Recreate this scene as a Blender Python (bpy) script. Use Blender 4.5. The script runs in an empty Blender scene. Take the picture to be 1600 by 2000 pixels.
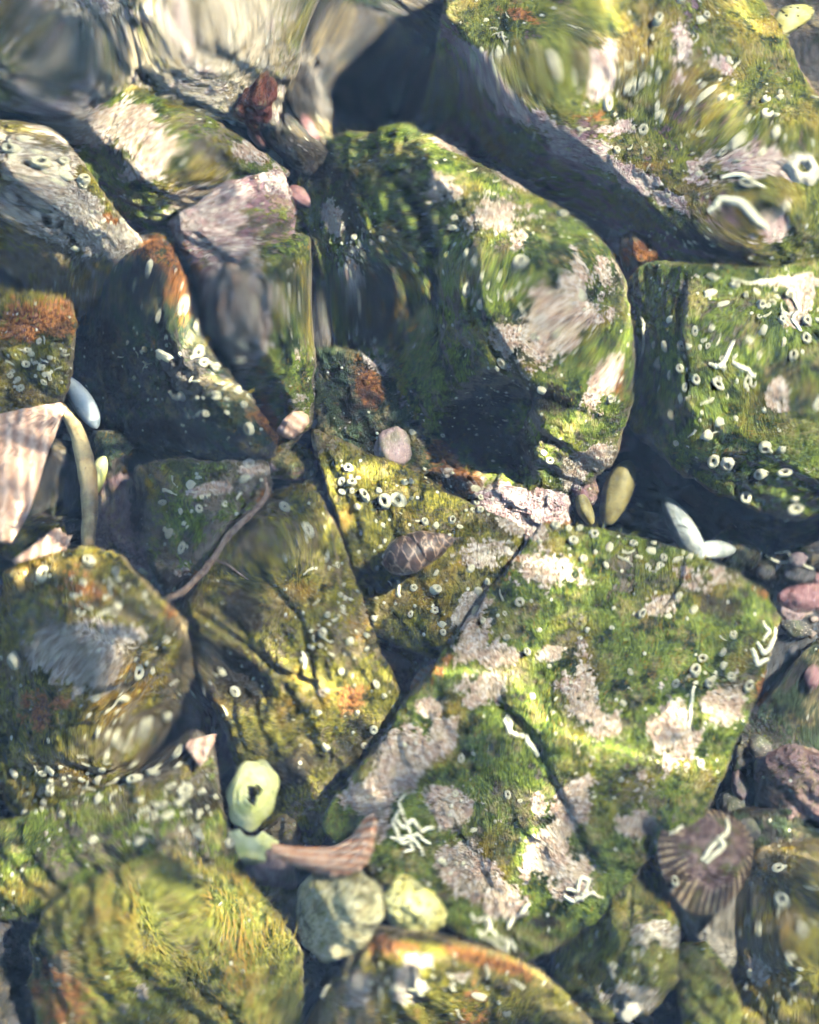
import bpy, bmesh, math, random
import numpy as np
from mathutils import Vector, Matrix
from mathutils.bvhtree import BVHTree

random.seed(7)
rng = np.random.default_rng(7)
sc = bpy.context.scene
col = sc.collection
R = math.radians

# ------------------------------------------------------------------ camera
TILT = R(17)
DIST = 0.80                     # metres from the lens to the middle stones
FRAME_W = 0.262                 # metres of seabed across the frame
D0 = 0.125                      # water above the depth-zero mark of the stones
NW = 1.333
LENS = 36.0 * DIST / FRAME_W
FWD = np.array([0, math.sin(TILT), -math.cos(TILT)])
UPV = np.array([0, math.cos(TILT), math.sin(TILT)])
RGT = np.array([1.0, 0, 0])
CAM = np.array([0, 0, -(D0 + 0.03)]) - FWD * DIST

cam = bpy.data.cameras.new('camera')
camo = bpy.data.objects.new('camera', cam)
col.objects.link(camo)
camo.location = CAM
camo.rotation_euler = (TILT, 0, 0)
cam.sensor_fit = 'HORIZONTAL'
cam.sensor_width = 36
cam.lens = LENS
cam.clip_start = 0.01
cam.clip_end = 100
cam.dof.use_dof = True
cam.dof.focus_distance = DIST - 0.035
cam.dof.aperture_fstop = 5.2
sc.camera = camo

# ------------------------------------------------------------------ light
SUN_AZ = R(22)                  # from +x towards +y
SUN_EL = R(34)
sunv = Vector((math.cos(SUN_EL) * math.cos(SUN_AZ), math.cos(SUN_EL) * math.sin(SUN_AZ), math.sin(SUN_EL)))
w = bpy.data.worlds.new('World')
sc.world = w
w.use_nodes = True
nt = w.node_tree
bg = nt.nodes['Background']
sky = nt.nodes.new('ShaderNodeTexSky')
sky.sky_type = 'NISHITA'
sky.sun_disc = False
sky.sun_elevation = SUN_EL
sky.sun_rotation = math.pi / 2 - SUN_AZ
nt.links.new(sky.outputs[0], bg.inputs[0])
bg.inputs[1].default_value = 0.085
sl = bpy.data.lights.new('sun', 'SUN')
sl.energy = 5.0
sl.angle = R(0.5)
sl.color = (1.0, 0.91, 0.74)
slo = bpy.data.objects.new('sun', sl)
col.objects.link(slo)
slo.rotation_euler = sunv.to_track_quat('Z', 'Y').to_euler()
slo.location = sunv * 3
sl.cycles.is_caustics_light = True

sc.view_settings.view_transform = 'Standard'
sc.view_settings.look = 'None'
sc.view_settings.gamma = 1
sc.view_settings.use_curve_mapping = False
sc.view_settings.exposure = 2.78
cy = sc.cycles
cy.caustics_refractive = True
cy.caustics_reflective = False
cy.max_bounces = 6
cy.diffuse_bounces = 1
cy.transmission_bounces = 6
cy.transparent_max_bounces = 4
cy.sample_clamp_indirect = 4.0
cy.use_denoising = True
cy.use_adaptive_sampling = True
cy.adaptive_threshold = 0.07
cy.adaptive_min_samples = 14

# ------------------------------------------------------------------ helpers: pixels to places
K = FRAME_W / 1600.0            # metres per photo pixel, about


def rays(px, py):
    px = np.asarray(px, float); py = np.asarray(py, float)
    s = 36.0 / LENS / 1600.0
    d = FWD + RGT * ((px - 800) * s)[..., None] + UPV * ((1000 - py) * s)[..., None]
    return d / np.linalg.norm(d, axis=-1, keepdims=True)


def enter(px, py):
    """where the sight line of a photo pixel enters calm water, and its direction below"""
    d = rays(px, py)
    t = -CAM[2] / d[..., 2]
    q = CAM + d * t[..., None]
    k = d.copy(); k[..., 2] = 0
    k = k / NW
    k[..., 2] = -np.sqrt(np.maximum(0, 1 - (k[..., :2] ** 2).sum(-1)))
    return q, k


def P(px, py, depth_mm):
    """world point seen at a pixel, at a depth in millimetres"""
    q, k = enter(px, py)
    z = -(D0 + np.asarray(depth_mm, float) * 0.001)
    t = (z - q[..., 2]) / k[..., 2]
    return q + k * t[..., None]


def to_px(pts):
    """photo pixel of world points under calm water"""
    pts = np.asarray(pts, float)
    dep = (-pts[:, 2] - D0) * 1000
    px = 800 + pts[:, 0] / K
    py = 1000 - pts[:, 1] / K
    for _ in range(4):
        e = P(px, py, dep) - pts
        px = px - e[:, 0] / K
        py = py + e[:, 1] / K
    return px, py


# ------------------------------------------------------------------ helpers: noise
def vnoise(p, seed=0):
    """smooth value noise in -1..1 at p (n x 3)"""
    i = np.floor(p).astype(np.int64)
    f = p - i
    f = f * f * f * (f * (f * 6 - 15) + 10)
    out = 0
    for dx in (0, 1):
        wx = f[:, 0] if dx else 1 - f[:, 0]
        for dy in (0, 1):
            wy = f[:, 1] if dy else 1 - f[:, 1]
            for dz in (0, 1):
                wz = f[:, 2] if dz else 1 - f[:, 2]
                h = ((i[:, 0] + dx) * 374761393 + (i[:, 1] + dy) * 668265263 + (i[:, 2] + dz) * 2147483647 + seed * 974711) & 0xffffffff
                h = ((h ^ (h >> 13)) * 1274126177) & 0xffffffff
                h = (h ^ (h >> 16)) & 0xffff
                out = out + wx * wy * wz * (h / 32767.5 - 1)
    return out


def fbm(p, scale, oct=4, seed=0, rough=0.5):
    a, s, t = 1.0, scale, 0
    n = 0
    for o in range(oct):
        t = t + a * vnoise(p * s + 17.3 * o, seed + o)
        n += a
        a *= rough; s *= 2.03
    return t / n


def sstep(a, b, x):
    t = np.clip((x - a) / (b - a), 0, 1)
    return t * t * (3 - 2 * t)


# ------------------------------------------------------------------ helpers: objects
def tag(o, label, cat, group=None, kind=None):
    if label: o['label'] = label
    if cat: o['category'] = cat
    if group: o['group'] = group
    if kind: o['kind'] = kind
    return o


def link(name, me, mat=None, parent=None, loc=None):
    o = bpy.data.objects.new(name, me)
    col.objects.link(o)
    if mat and me is not None and not me.materials: me.materials.append(mat)
    if loc is not None: o.location = loc
    if parent:
        o.parent = parent
    o.cycles.is_caustics_receiver = True
    return o


def mesh(name, v, f, smooth=True):
    me = bpy.data.meshes.new(name)
    me.from_pydata([tuple(x) for x in v], [], [tuple(int(i) for i in x) for x in f])
    if len(f):
        bm = bmesh.new(); bm.from_mesh(me)
        bmesh.ops.recalc_face_normals(bm, faces=bm.faces)
        bm.to_mesh(me); bm.free()
    if smooth: me.shade_smooth()
    return me


def baked(o, keep_name):
    """apply an object's modifiers to a fresh mesh"""
    dg = bpy.context.evaluated_depsgraph_get()
    me = bpy.data.meshes.new_from_object(o.evaluated_get(dg))
    me.name = keep_name
    return me


def solid(name, v, f, thick, sub=0, smooth=True):
    me = mesh(name, v, f, smooth)
    o = bpy.data.objects.new('work', me); col.objects.link(o)
    m = o.modifiers.new('s', 'SOLIDIFY'); m.thickness = thick; m.offset = 0
    if sub:
        m = o.modifiers.new('u', 'SUBSURF'); m.levels = sub; m.render_levels = sub
    out = baked(o, name)
    bpy.data.objects.remove(o)
    if smooth: out.shade_smooth()
    return out


def grid_faces(nu, nv, wrap_u=False):
    f = []
    for i in range(nu if wrap_u else nu - 1):
        for j in range(nv - 1):
            a = i * nv + j; b = ((i + 1) % nu) * nv + j
            f.append((a, b, b + 1, a + 1))
    return f


def tube_mesh(pts, rad, sides=8, cap=True, hollow=False):
    pts = [Vector(p) for p in pts]
    n = len(pts); v = []; f = []
    if not hasattr(rad, '__len__'): rad = [rad] * n
    up = Vector((0.1, 0.2, 1)).normalized()
    for i, p in enumerate(pts):
        t = (pts[min(i + 1, n - 1)] - pts[max(i - 1, 0)]).normalized()
        a = t.cross(up)
        if a.length < 1e-6: a = t.cross(Vector((1, 0, 0)))
        a.normalize(); b = a.cross(t)
        for k in range(sides):
            an = 2 * math.pi * k / sides
            v.append(p + (a * math.cos(an) + b * math.sin(an)) * rad[i])
    for i in range(n - 1):
        for k in range(sides):
            k2 = (k + 1) % sides
            f.append((i * sides + k, i * sides + k2, (i + 1) * sides + k2, (i + 1) * sides + k))
    if cap:
        f.append(tuple(range(sides))[::-1])
        f.append(tuple((n - 1) * sides + k for k in range(sides)))
    return v, f


# ------------------------------------------------------------------ helpers: materials
class NT:
    def __init__(s, name):
        s.m = bpy.data.materials.new(name); s.m.use_nodes = True
        s.t = s.m.node_tree
        s.b = s.t.nodes['Principled BSDF']

    def n(s, typ, **kw):
        nd = s.t.nodes.new('ShaderNode' + typ)
        for k, v in kw.items(): setattr(nd, k, v)
        return nd

    def l(s, a, b): s.t.links.new(a, b)

    def put(s, sock, v):
        if v is None: return
        if hasattr(v, 'is_linked'): s.l(v, sock)
        elif hasattr(v, '__len__') and len(v) == 3 and sock.type == 'RGBA': sock.default_value = (*v, 1)
        else: sock.default_value = v

    def math(s, op, a, b=0.0, clamp=False):
        nd = s.n('Math', operation=op, use_clamp=clamp)
        s.put(nd.inputs[0], a); s.put(nd.inputs[1], b)
        return nd.outputs[0]

    def mix(s, fac, a, b, blend='MIX'):
        nd = s.n('Mix', data_type='RGBA', blend_type=blend)
        s.put(nd.inputs[0], fac); s.put(nd.inputs[6], a); s.put(nd.inputs[7], b)
        return nd.outputs[2]

    def noise(s, vec, scale, detail=4, rough=0.55, dist=0.0):
        nd = s.n('TexNoise')
        s.put(nd.inputs['Vector'], vec)
        nd.inputs['Scale'].default_value = scale; nd.inputs['Detail'].default_value = detail
        nd.inputs['Roughness'].default_value = rough; nd.inputs['Distortion'].default_value = dist
        return nd.outputs['Fac']

    def vor(s, vec, scale, feature='F1', out='Distance', rand=1.0):
        nd = s.n('TexVoronoi', feature=feature)
        s.put(nd.inputs['Vector'], vec); nd.inputs['Scale'].default_value = scale
        nd.inputs['Randomness'].default_value = rand
        return nd.outputs[out]

    def step(s, x, a, b):
        nd = s.n('MapRange', interpolation_type='SMOOTHSTEP')
        s.put(nd.inputs[0], x); nd.inputs[1].default_value = a; nd.inputs[2].default_value = b
        return nd.outputs[0]

    def mapping(s, vec, rot=(0, 0, 0), scale=(1, 1, 1)):
        nd = s.n('Mapping')
        s.put(nd.inputs[0], vec); nd.inputs['Rotation'].default_value = rot; nd.inputs['Scale'].default_value = scale
        return nd.outputs[0]

    def bump(s, h, dist, strength=1.0, normal=None):
        nd = s.n('Bump')
        s.put(nd.inputs['Height'], h); nd.inputs['Distance'].default_value = dist; nd.inputs['Strength'].default_value = strength
        if normal is not None: s.l(normal, nd.inputs['Normal'])
        return nd.outputs[0]

    def out(s, colr, rough=0.6, spec=0.25, normal=None):
        s.put(s.b.inputs['Base Color'], colr); s.put(s.b.inputs['Roughness'], rough)
        s.b.inputs['Specular IOR Level'].default_value = spec
        if normal is not None: s.l(normal, s.b.inputs['Normal'])
        return s.m

    def coords(s):
        tc = s.n('TexCoord').outputs['Object']
        oi = s.n('ObjectInfo').outputs['Random']
        cmb = s.n('CombineXYZ')
        for i, k in enumerate((3.1, 5.7, 2.3)): s.l(s.math('MULTIPLY', oi, k), cmb.inputs[i])
        ad = s.n('VectorMath', operation='ADD')
        s.l(tc, ad.inputs[0]); s.l(cmb.outputs[0], ad.inputs[1])
        return ad.outputs[0]


def rock_material(name, base, base2, alg_dark, alg_light, alg_brown, crust, crust2, comb=0.5, speck=0.5):
    """stone overgrown by turf algae, coralline crust, rusty and dark films, and painted shade; the growth map is the mesh attribute
    'growth' (crust, rust, dark film and painted shade, turf), broken up here by fine noise"""
    s = NT(name)
    v = s.coords()
    at = s.n('Attribute', attribute_name='growth')
    sep = s.n('SeparateColor'); s.l(at.outputs['Color'], sep.inputs[0])
    g_crust, g_rust, g_dark = sep.outputs[0], sep.outputs[1], sep.outputs[2]
    g_turf = at.outputs['Alpha']
    n_lo = s.noise(v, 45, 3, 0.6)
    n_mid = s.noise(v, 180, 4, 0.66)
    n_fine = s.noise(v, 700, 3, 0.7)
    # combed filaments
    dist = s.n('TexNoise'); s.l(v, dist.inputs['Vector']); dist.inputs['Scale'].default_value = 40
    wob = s.n('VectorMath', operation='MULTIPLY_ADD')
    s.l(dist.outputs['Color'], wob.inputs[0]); wob.inputs[1].default_value = (0.02, 0.02, 0.02); s.l(v, wob.inputs[2])
    fib = s.noise(s.mapping(wob.outputs[0], (0, 0, comb), (1900, 260, 900)), 1.0, 3, 0.65)
    base_c = s.mix(s.step(n_mid, 0.35, 0.65), base, base2)
    base_c = s.mix(s.step(n_fine, 0.45, 0.75), base_c, (base[0] * .35, base[1] * .35, base[2] * .35))
    alg = s.mix(s.step(fib, 0.30, 0.66), alg_dark, alg_light)
    alg = s.mix(s.math('MULTIPLY', s.step(n_lo, 0.50, 0.68), 0.75), alg, s.mix(s.step(fib, 0.35, 0.65), (alg_brown[0] * .4, alg_brown[1] * .4, alg_brown[2] * .4), alg_brown))
    alg = s.mix(s.step(n_fine, 0.55, 0.74), alg, (alg_light[0] * 2.1, alg_light[1] * 2.0, alg_light[2] * 2.6))
    alg = s.mix(s.step(n_mid, 0.52, 0.36), alg, (alg_dark[0] * .4, alg_dark[1] * .4, alg_dark[2] * .5))
    jit = s.math('ADD', s.math('MULTIPLY', s.math('SUBTRACT', n_mid, 0.5), 1.3), s.math('MULTIPLY', s.math('SUBTRACT', n_fine, 0.5), 1.1))
    m_turf = s.step(s.math('ADD', g_turf, jit), 0.38, 0.62)
    c = s.mix(m_turf, base_c, alg)
    silt = s.math('MULTIPLY', s.step(s.noise(v, 105, 3, 0.65), 0.50, 0.64), s.step(n_fine, 0.36, 0.60))
    c = s.mix(s.math('MULTIPLY', silt, 0.62), c, s.mix(n_mid, (0.25, 0.155, 0.045), (0.46, 0.37, 0.20)))
    dark_patches = s.math('MULTIPLY', s.step(s.noise(v, 75, 4, 0.7), 0.46, 0.36), 0.7)  # darker film patches, spread at random by noise
    c = s.mix(dark_patches, c, (alg_dark[0] * .45, alg_dark[1] * .5, alg_dark[2] * .9))
    m_rust = s.step(s.math('ADD', g_rust, jit), 0.45, 0.75)
    c = s.mix(m_rust, c, s.mix(s.step(n_fine, 0.4, 0.6), (0.09, 0.028, 0.010), (0.34, 0.14, 0.04)))
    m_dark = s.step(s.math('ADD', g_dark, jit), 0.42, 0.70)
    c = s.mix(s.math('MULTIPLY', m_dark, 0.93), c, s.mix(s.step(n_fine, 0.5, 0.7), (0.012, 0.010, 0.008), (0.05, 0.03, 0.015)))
    m_cr = s.step(s.math('ADD', g_crust, jit), 0.46, 0.60)
    cr = s.mix(s.step(n_mid, 0.38, 0.62), crust, crust2)
    pit = s.step(s.vor(v, 900), 0.42, 0.20)
    pit = s.math('MULTIPLY', pit, s.step(n_mid, 0.42, 0.56))
    cr = s.mix(s.math('MULTIPLY', pit, 0.75), cr, (0.09, 0.065, 0.05))
    cr = s.mix(s.step(n_fine, 0.60, 0.50), s.mix(0.6, cr, (0.75, 0.68, 0.58)), cr)
    c = s.mix(m_cr, c, cr)
    # settled specks of shell and young tubes
    vd = s.n('TexVoronoi', feature='F1'); s.l(v, vd.inputs['Vector']); vd.inputs['Scale'].default_value = 330
    sepc = s.n('SeparateColor'); s.l(vd.outputs['Color'], sepc.inputs[0])
    spk = s.math('MULTIPLY', s.step(vd.outputs['Distance'], 0.23, 0.14), s.math('LESS_THAN', sepc.outputs[0], speck * 0.40))
    spk2 = s.math('MULTIPLY', s.step(s.vor(v, 1300), 0.26, 0.12), s.step(n_lo, 0.5, 0.62))
    c = s.mix(s.math('MULTIPLY', spk2, speck * 0.8, True), c, (0.55, 0.50, 0.36))
    c = s.mix(s.math('MULTIPLY', spk, 0.9), c, (0.78, 0.74, 0.55))
    h = s.math('ADD', s.math('MULTIPLY', fib, s.math('MULTIPLY', m_turf, 0.9)), s.math('MULTIPLY', n_fine, 0.7))
    h = s.math('ADD', h, s.math('MULTIPLY', m_cr, 0.35))
    h = s.math('SUBTRACT', h, s.math('MULTIPLY', s.math('MULTIPLY', pit, m_cr), 0.5))
    h = s.math('ADD', h, s.math('MULTIPLY', spk, 0.7))
    nb = s.bump(s.math('ADD', h, s.math('MULTIPLY', n_mid, 1.7)), 0.0017, 1.0)
    return s.out(c, 0.75, 0.15, nb)


CR = (0.50, 0.385, 0.255); CR2 = (0.43, 0.285, 0.205)
MAT = {}
MAT['green'] = rock_material('green_turf_stone', (0.15, 0.12, 0.08), (0.24, 0.19, 0.13), (0.018, 0.042, 0.006), (0.18, 0.225, 0.030), (0.29, 0.175, 0.022), CR, CR2, 0.5, 0.5)
MAT['olive'] = rock_material('olive_turf_stone', (0.14, 0.11, 0.06), (0.26, 0.19, 0.10), (0.024, 0.032, 0.005), (0.25, 0.215, 0.028), (0.34, 0.165, 0.022), (0.5, 0.42, 0.3), (0.36, 0.27, 0.2), 0.2, 0.8)
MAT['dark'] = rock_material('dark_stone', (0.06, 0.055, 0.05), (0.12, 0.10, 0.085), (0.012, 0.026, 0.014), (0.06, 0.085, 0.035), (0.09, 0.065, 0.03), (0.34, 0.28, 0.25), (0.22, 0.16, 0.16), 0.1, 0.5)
MAT['purple'] = rock_material('purple_stone', (0.17, 0.10, 0.095), (0.27, 0.18, 0.16), (0.04, 0.05, 0.02), (0.15, 0.15, 0.05), (0.18, 0.10, 0.04), (0.46, 0.34, 0.31), (0.32, 0.20, 0.20), 0.4, 0.3)
MAT['pale'] = rock_material('pale_stone', (0.32, 0.26, 0.18), (0.48, 0.41, 0.30), (0.06, 0.08, 0.02), (0.28, 0.28, 0.08), (0.30, 0.20, 0.07), (0.52, 0.43, 0.34), (0.42, 0.30, 0.26), 0.8, 0.4)
MAT['slab'] = rock_material('mauve_sided_slab', (0.22, 0.12, 0.13), (0.36, 0.23, 0.21), (0.032, 0.052, 0.008), (0.21, 0.22, 0.032), (0.30, 0.17, 0.03), (0.54, 0.42, 0.34), (0.44, 0.28, 0.26), -0.6, 0.7)
MAT['cream'] = rock_material('cream_stone', (0.50, 0.44, 0.22), (0.66, 0.60, 0.36), (0.10, 0.10, 0.02), (0.40, 0.36, 0.10), (0.36, 0.25, 0.08), (0.62, 0.55, 0.38), (0.5, 0.4, 0.28), 0.8, 0.2)
MAT['red'] = rock_material('red_brown_stone', (0.10, 0.028, 0.022), (0.19, 0.06, 0.04), (0.05, 0.02, 0.012), (0.16, 0.06, 0.03), (0.14, 0.05, 0.02), CR, CR2, 0.8, 0.1)
MAT['lime'] = rock_material('bright_turf_stone', (0.18, 0.15, 0.06), (0.3, 0.26, 0.12), (0.045, 0.060, 0.008), (0.25, 0.25, 0.045), (0.25, 0.17, 0.03), (0.45, 0.40, 0.28), (0.34, 0.27, 0.2), 1.2, 0.4)


def simple(name, a, b, scale=300, bump=0.0006, rough=0.6, spec=0.2, detail=5):
    s = NT(name); v = s.coords()
    n = s.noise(v, scale, detail, 0.65); n2 = s.noise(v, scale * 4, 4, 0.6)
    c = s.mix(s.step(n, 0.35, 0.65), a, b)
    c = s.mix(s.step(n2, 0.55, 0.75), c, (a[0] * .5, a[1] * .5, a[2] * .5))
    return s.out(c, rough, spec, s.bump(s.math('ADD', n, s.math('MULTIPLY', n2, .5)), bump))


def tube_material():
    s = NT('worm_tube_chalk'); v = s.coords()
    n = s.noise(v, 420, 4, 0.7); n2 = s.noise(v, 1500, 3, 0.6)
    c = s.mix(s.step(n2, .3, .7), (0.74, 0.67, 0.42), (0.90, 0.84, 0.60))
    c = s.mix(s.math('MULTIPLY', s.step(n, 0.54, 0.68), 0.75), c, (0.30, 0.24, 0.10))
    return s.out(c, 0.7, 0.15, s.bump(s.math('ADD', n, n2), 0.0004))


MAT['tube'] = tube_material()
MAT['seabed'] = simple('dark_sand', (0.035, 0.038, 0.045), (0.075, 0.072, 0.070), 220, 0.003, 0.9)  # bluish tint in the sand colour stands in for sky-lit shade


def turf_material():
    s = NT('algae_filaments')
    a = s.n('Attribute', attribute_name='tint')
    sep = s.n('SeparateColor'); s.l(a.outputs['Color'], sep.inputs[0])
    c = s.mix(sep.outputs[0], (0.024, 0.044, 0.007), (0.25, 0.24, 0.035))
    c = s.mix(sep.outputs[1], c, (0.27, 0.15, 0.03))
    return s.out(c, 0.7, 0.15)


MAT['turf'] = turf_material()

# ------------------------------------------------------------------ growth and painted shade map (photo pixels: x, y, radius x, radius y, turn in degrees)
CRUST = [(1075, 1115, 70, 38, 25), (985, 1275, 45, 40, 0), (1135, 1335, 45, 80, 0), (1160, 1400, 75, 55, 20), (1310, 1440, 50, 85, 0), (1090, 1280, 30, 20, 0),
         (1370, 1130, 60, 35, 0), (1290, 1190, 50, 25, 0), (1420, 1370, 50, 45, 0), (900, 1570, 50, 45, 30), (925, 1690, 55, 60, 30), (1070, 1660, 50, 50, 0), (1110, 1590, 40, 70, 20),
         (1050, 1580, 16, 26, 0), (880, 1440, 40, 60, 20), (950, 1350, 60, 45, 0), (1120, 1710, 45, 45, 0), (1000, 1750, 40, 40, 0), (800, 1490, 60, 80, 30), (860, 1390, 40, 30, 0), (740, 1580, 60, 60, 0),
         (940, 1230, 40, 90, 35), (1240, 1620, 40, 30, 0), (960, 1080, 60, 40, 0), (930, 1190, 35, 60, 30),
         # middle rock
         (985, 450, 95, 60, 20), (840, 370, 45, 50, 10), (1080, 610, 70, 75, 20), (995, 640, 35, 35, 0), (1180, 745, 45, 55, 40), (1160, 560, 40, 30, 40), (1000, 330, 60, 20, 35),
         (700, 560, 40, 60, 0), (650, 450, 30, 60, 0), (880, 250, 80, 16, 30), (740, 660, 50, 40, 0),
         # stones under it
         (1020, 1000, 80, 50, 0), (980, 960, 40, 40, 0), (1090, 980, 40, 40, 0),
         # slab upper right: pale edge and patches
         (960, 165, 120, 22, 32), (1100, 245, 120, 30, 33), (1230, 330, 110, 26, 30), (1160, 130, 45, 35, 0), (1170, 215, 70, 20, 0), (1310, 380, 60, 20, 30), (1480, 330, 90, 50, 0), (1310, 110, 30, 50, 0), (1520, 420, 40, 40, 0), (1380, 130, 40, 20, 40),
         # left stones
         (80, 310, 70, 60, 30), (130, 430, 90, 60, 40), (230, 470, 50, 50, 40), (60, 400, 60, 40, 0), (190, 480, 60, 40, 0), (30, 260, 30, 30, 0),
         (400, 390, 80, 70, 0), (430, 470, 60, 60, 0), (460, 560, 40, 110, 0), (370, 450, 40, 50, 0),
         (250, 240, 110, 60, 30), (300, 300, 80, 40, 20), (150, 210, 60, 60, 0), (470, 290, 50, 30, 0), (530, 350, 40, 50, 0),
         # bottom
         (1290, 1810, 60, 30, 0), (780, 1950, 70, 50, 0), (680, 1960, 40, 40, 0), (820, 1900, 40, 20, 0), (900, 1940, 40, 30, 0), (1230, 1950, 60, 40, 0),
         (1560, 630, 30, 70, 0), (1560, 560, 40, 30, 0), (1525, 765, 26, 24, 0), (150, 1300, 90, 55, 20), (210, 1290, 50, 40, 0), (1500, 1850, 30, 30, 0),
         (500, 920, 30, 16, 0), (420, 960, 40, 20, 0), (1165, 880, 55, 24, -15), (1120, 925, 30, 30, 0)]
RUST = [(1330, 1130, 30, 14, 0), (1480, 1160, 50, 30, 30), (1500, 1360, 30, 40, 0), (1290, 1610, 40, 25, -40), (690, 1380, 40, 45, 0), (680, 1230, 40, 60, 10), (370, 550, 30, 70, -30), (210, 430, 30, 20, 30), (300, 500, 40, 30, 0),
        (60, 610, 110, 40, -5), (900, 930, 60, 45, 20), (1090, 1015, 40, 18, 10), (910, 1070, 50, 35, 0), (870, 870, 30, 40, 20), (1210, 740, 14, 50, -20), (1190, 870, 60, 30, -10), (1240, 520, 50, 24, 10),
        (380, 1130, 50, 30, -30), (510, 990, 16, 50, 0), (830, 1330, 24, 30, 30), (740, 1860, 60, 24, 10), (960, 1900, 90, 20, 20), (150, 1180, 60, 60, 0), (100, 1380, 50, 40, 0), (520, 820, 14, 60, -20), (720, 720, 30, 60, -20), (1240, 2000, 60, 20, 0),
        (1270, 300, 40, 12, 30), (140, 1960, 70, 90, 0), (330, 1230, 30, 50, 20), (480, 290, 50, 24, 10), (1040, 60, 60, 16, 20), (1140, 190, 40, 20, 0), (870, 1300, 22, 60, 35), (1000, 1110, 20, 50, 35), (760, 1470, 24, 70, 35)]
FILM_AND_SHADE = [(1400, 1210, 65, 48, 0), (960, 800, 110, 120, 20), (1010, 870, 60, 80, 0), (1080, 760, 80, 40, -10), (430, 1340, 110, 90, 40), (340, 1140, 70, 50, 30), (560, 1510, 90, 50, -20), (130, 400, 50, 30, 30), (290, 560, 60, 30, 0), (440, 640, 20, 90, -25),  # dark films, plus painted shade of hollows, turned-away facets and the slab's shadow
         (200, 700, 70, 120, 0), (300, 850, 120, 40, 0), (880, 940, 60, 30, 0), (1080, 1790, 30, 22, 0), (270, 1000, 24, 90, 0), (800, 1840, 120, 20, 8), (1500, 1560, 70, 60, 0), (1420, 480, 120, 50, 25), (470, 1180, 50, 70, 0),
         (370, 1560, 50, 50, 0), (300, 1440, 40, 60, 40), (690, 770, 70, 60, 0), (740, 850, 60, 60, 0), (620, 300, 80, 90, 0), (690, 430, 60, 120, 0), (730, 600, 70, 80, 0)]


def blobs(lst, px, py):
    out = np.zeros(len(px))
    for (x, y, a, b, t) in lst:
        dx, dy = px - x, py - y
        m = (abs(dx) < 2.2 * max(a, b)) & (abs(dy) < 2.2 * max(a, b))
        if not m.any(): continue
        c, s_ = math.cos(R(t)), math.sin(R(t))
        u = (dx[m] * c + dy[m] * s_) / a; v = (-dx[m] * s_ + dy[m] * c) / b
        out[m] = np.maximum(out[m], 1 - sstep(0.1, 1.75, np.sqrt(u * u + v * v)))
    return out


# cracks and hollows carved into stones: (polyline, half width px, depth mm)
GROOVES = [([(985, 1380), (1040, 1440), (1075, 1540), (1120, 1630), (1165, 1700)], 12, 2.6), ([(1320, 1090), (1315, 1150), (1275, 1200)], 7, 1.8), ([(1225, 1400), (1245, 1500), (1230, 1560)], 5, 1.0),
           ([(880, 1590), (950, 1660), (985, 1760)], 6, 1.0), ([(285, 920), (315, 960), (330, 1000)], 7, 2.0), ([(640, 1040), (660, 1120), (720, 1260)], 10, 2.0), ([(400, 1220), (500, 1300), (600, 1340)], 12, 2.5),
           ([(480, 1080), (560, 1180), (600, 1320)], 9, 2.0), ([(360, 580), (400, 700), (480, 830)], 10, 2.0), ([(1340, 560), (1330, 660), (1350, 760)], 9, 1.6), ([(1190, 640), (1120, 560), (1010, 500)], 8, 1.2),
           ([(760, 300), (840, 480), (850, 640)], 14, 2.0), ([(1130, 120), (1260, 200), (1400, 300)], 9, 1.2), ([(240, 500), (150, 380), (60, 300)], 9, 1.4), ([(1240, 1760), (1225, 1860), (1170, 1940)], 9, 1.8)]
PITS = [(960, 830, 95, 120, 20, 20), (1005, 915, 45, 45, 0, 9), (1400, 1215, 60, 45, 0, 3), (430, 1340, 90, 60, 35, 5), (1265, 1650, 40, 50, 20, 6), (1195, 1965, 22, 16, 0, 4)]

SPOTS = []          # ray targets: (bvh in world space, object)


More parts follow.
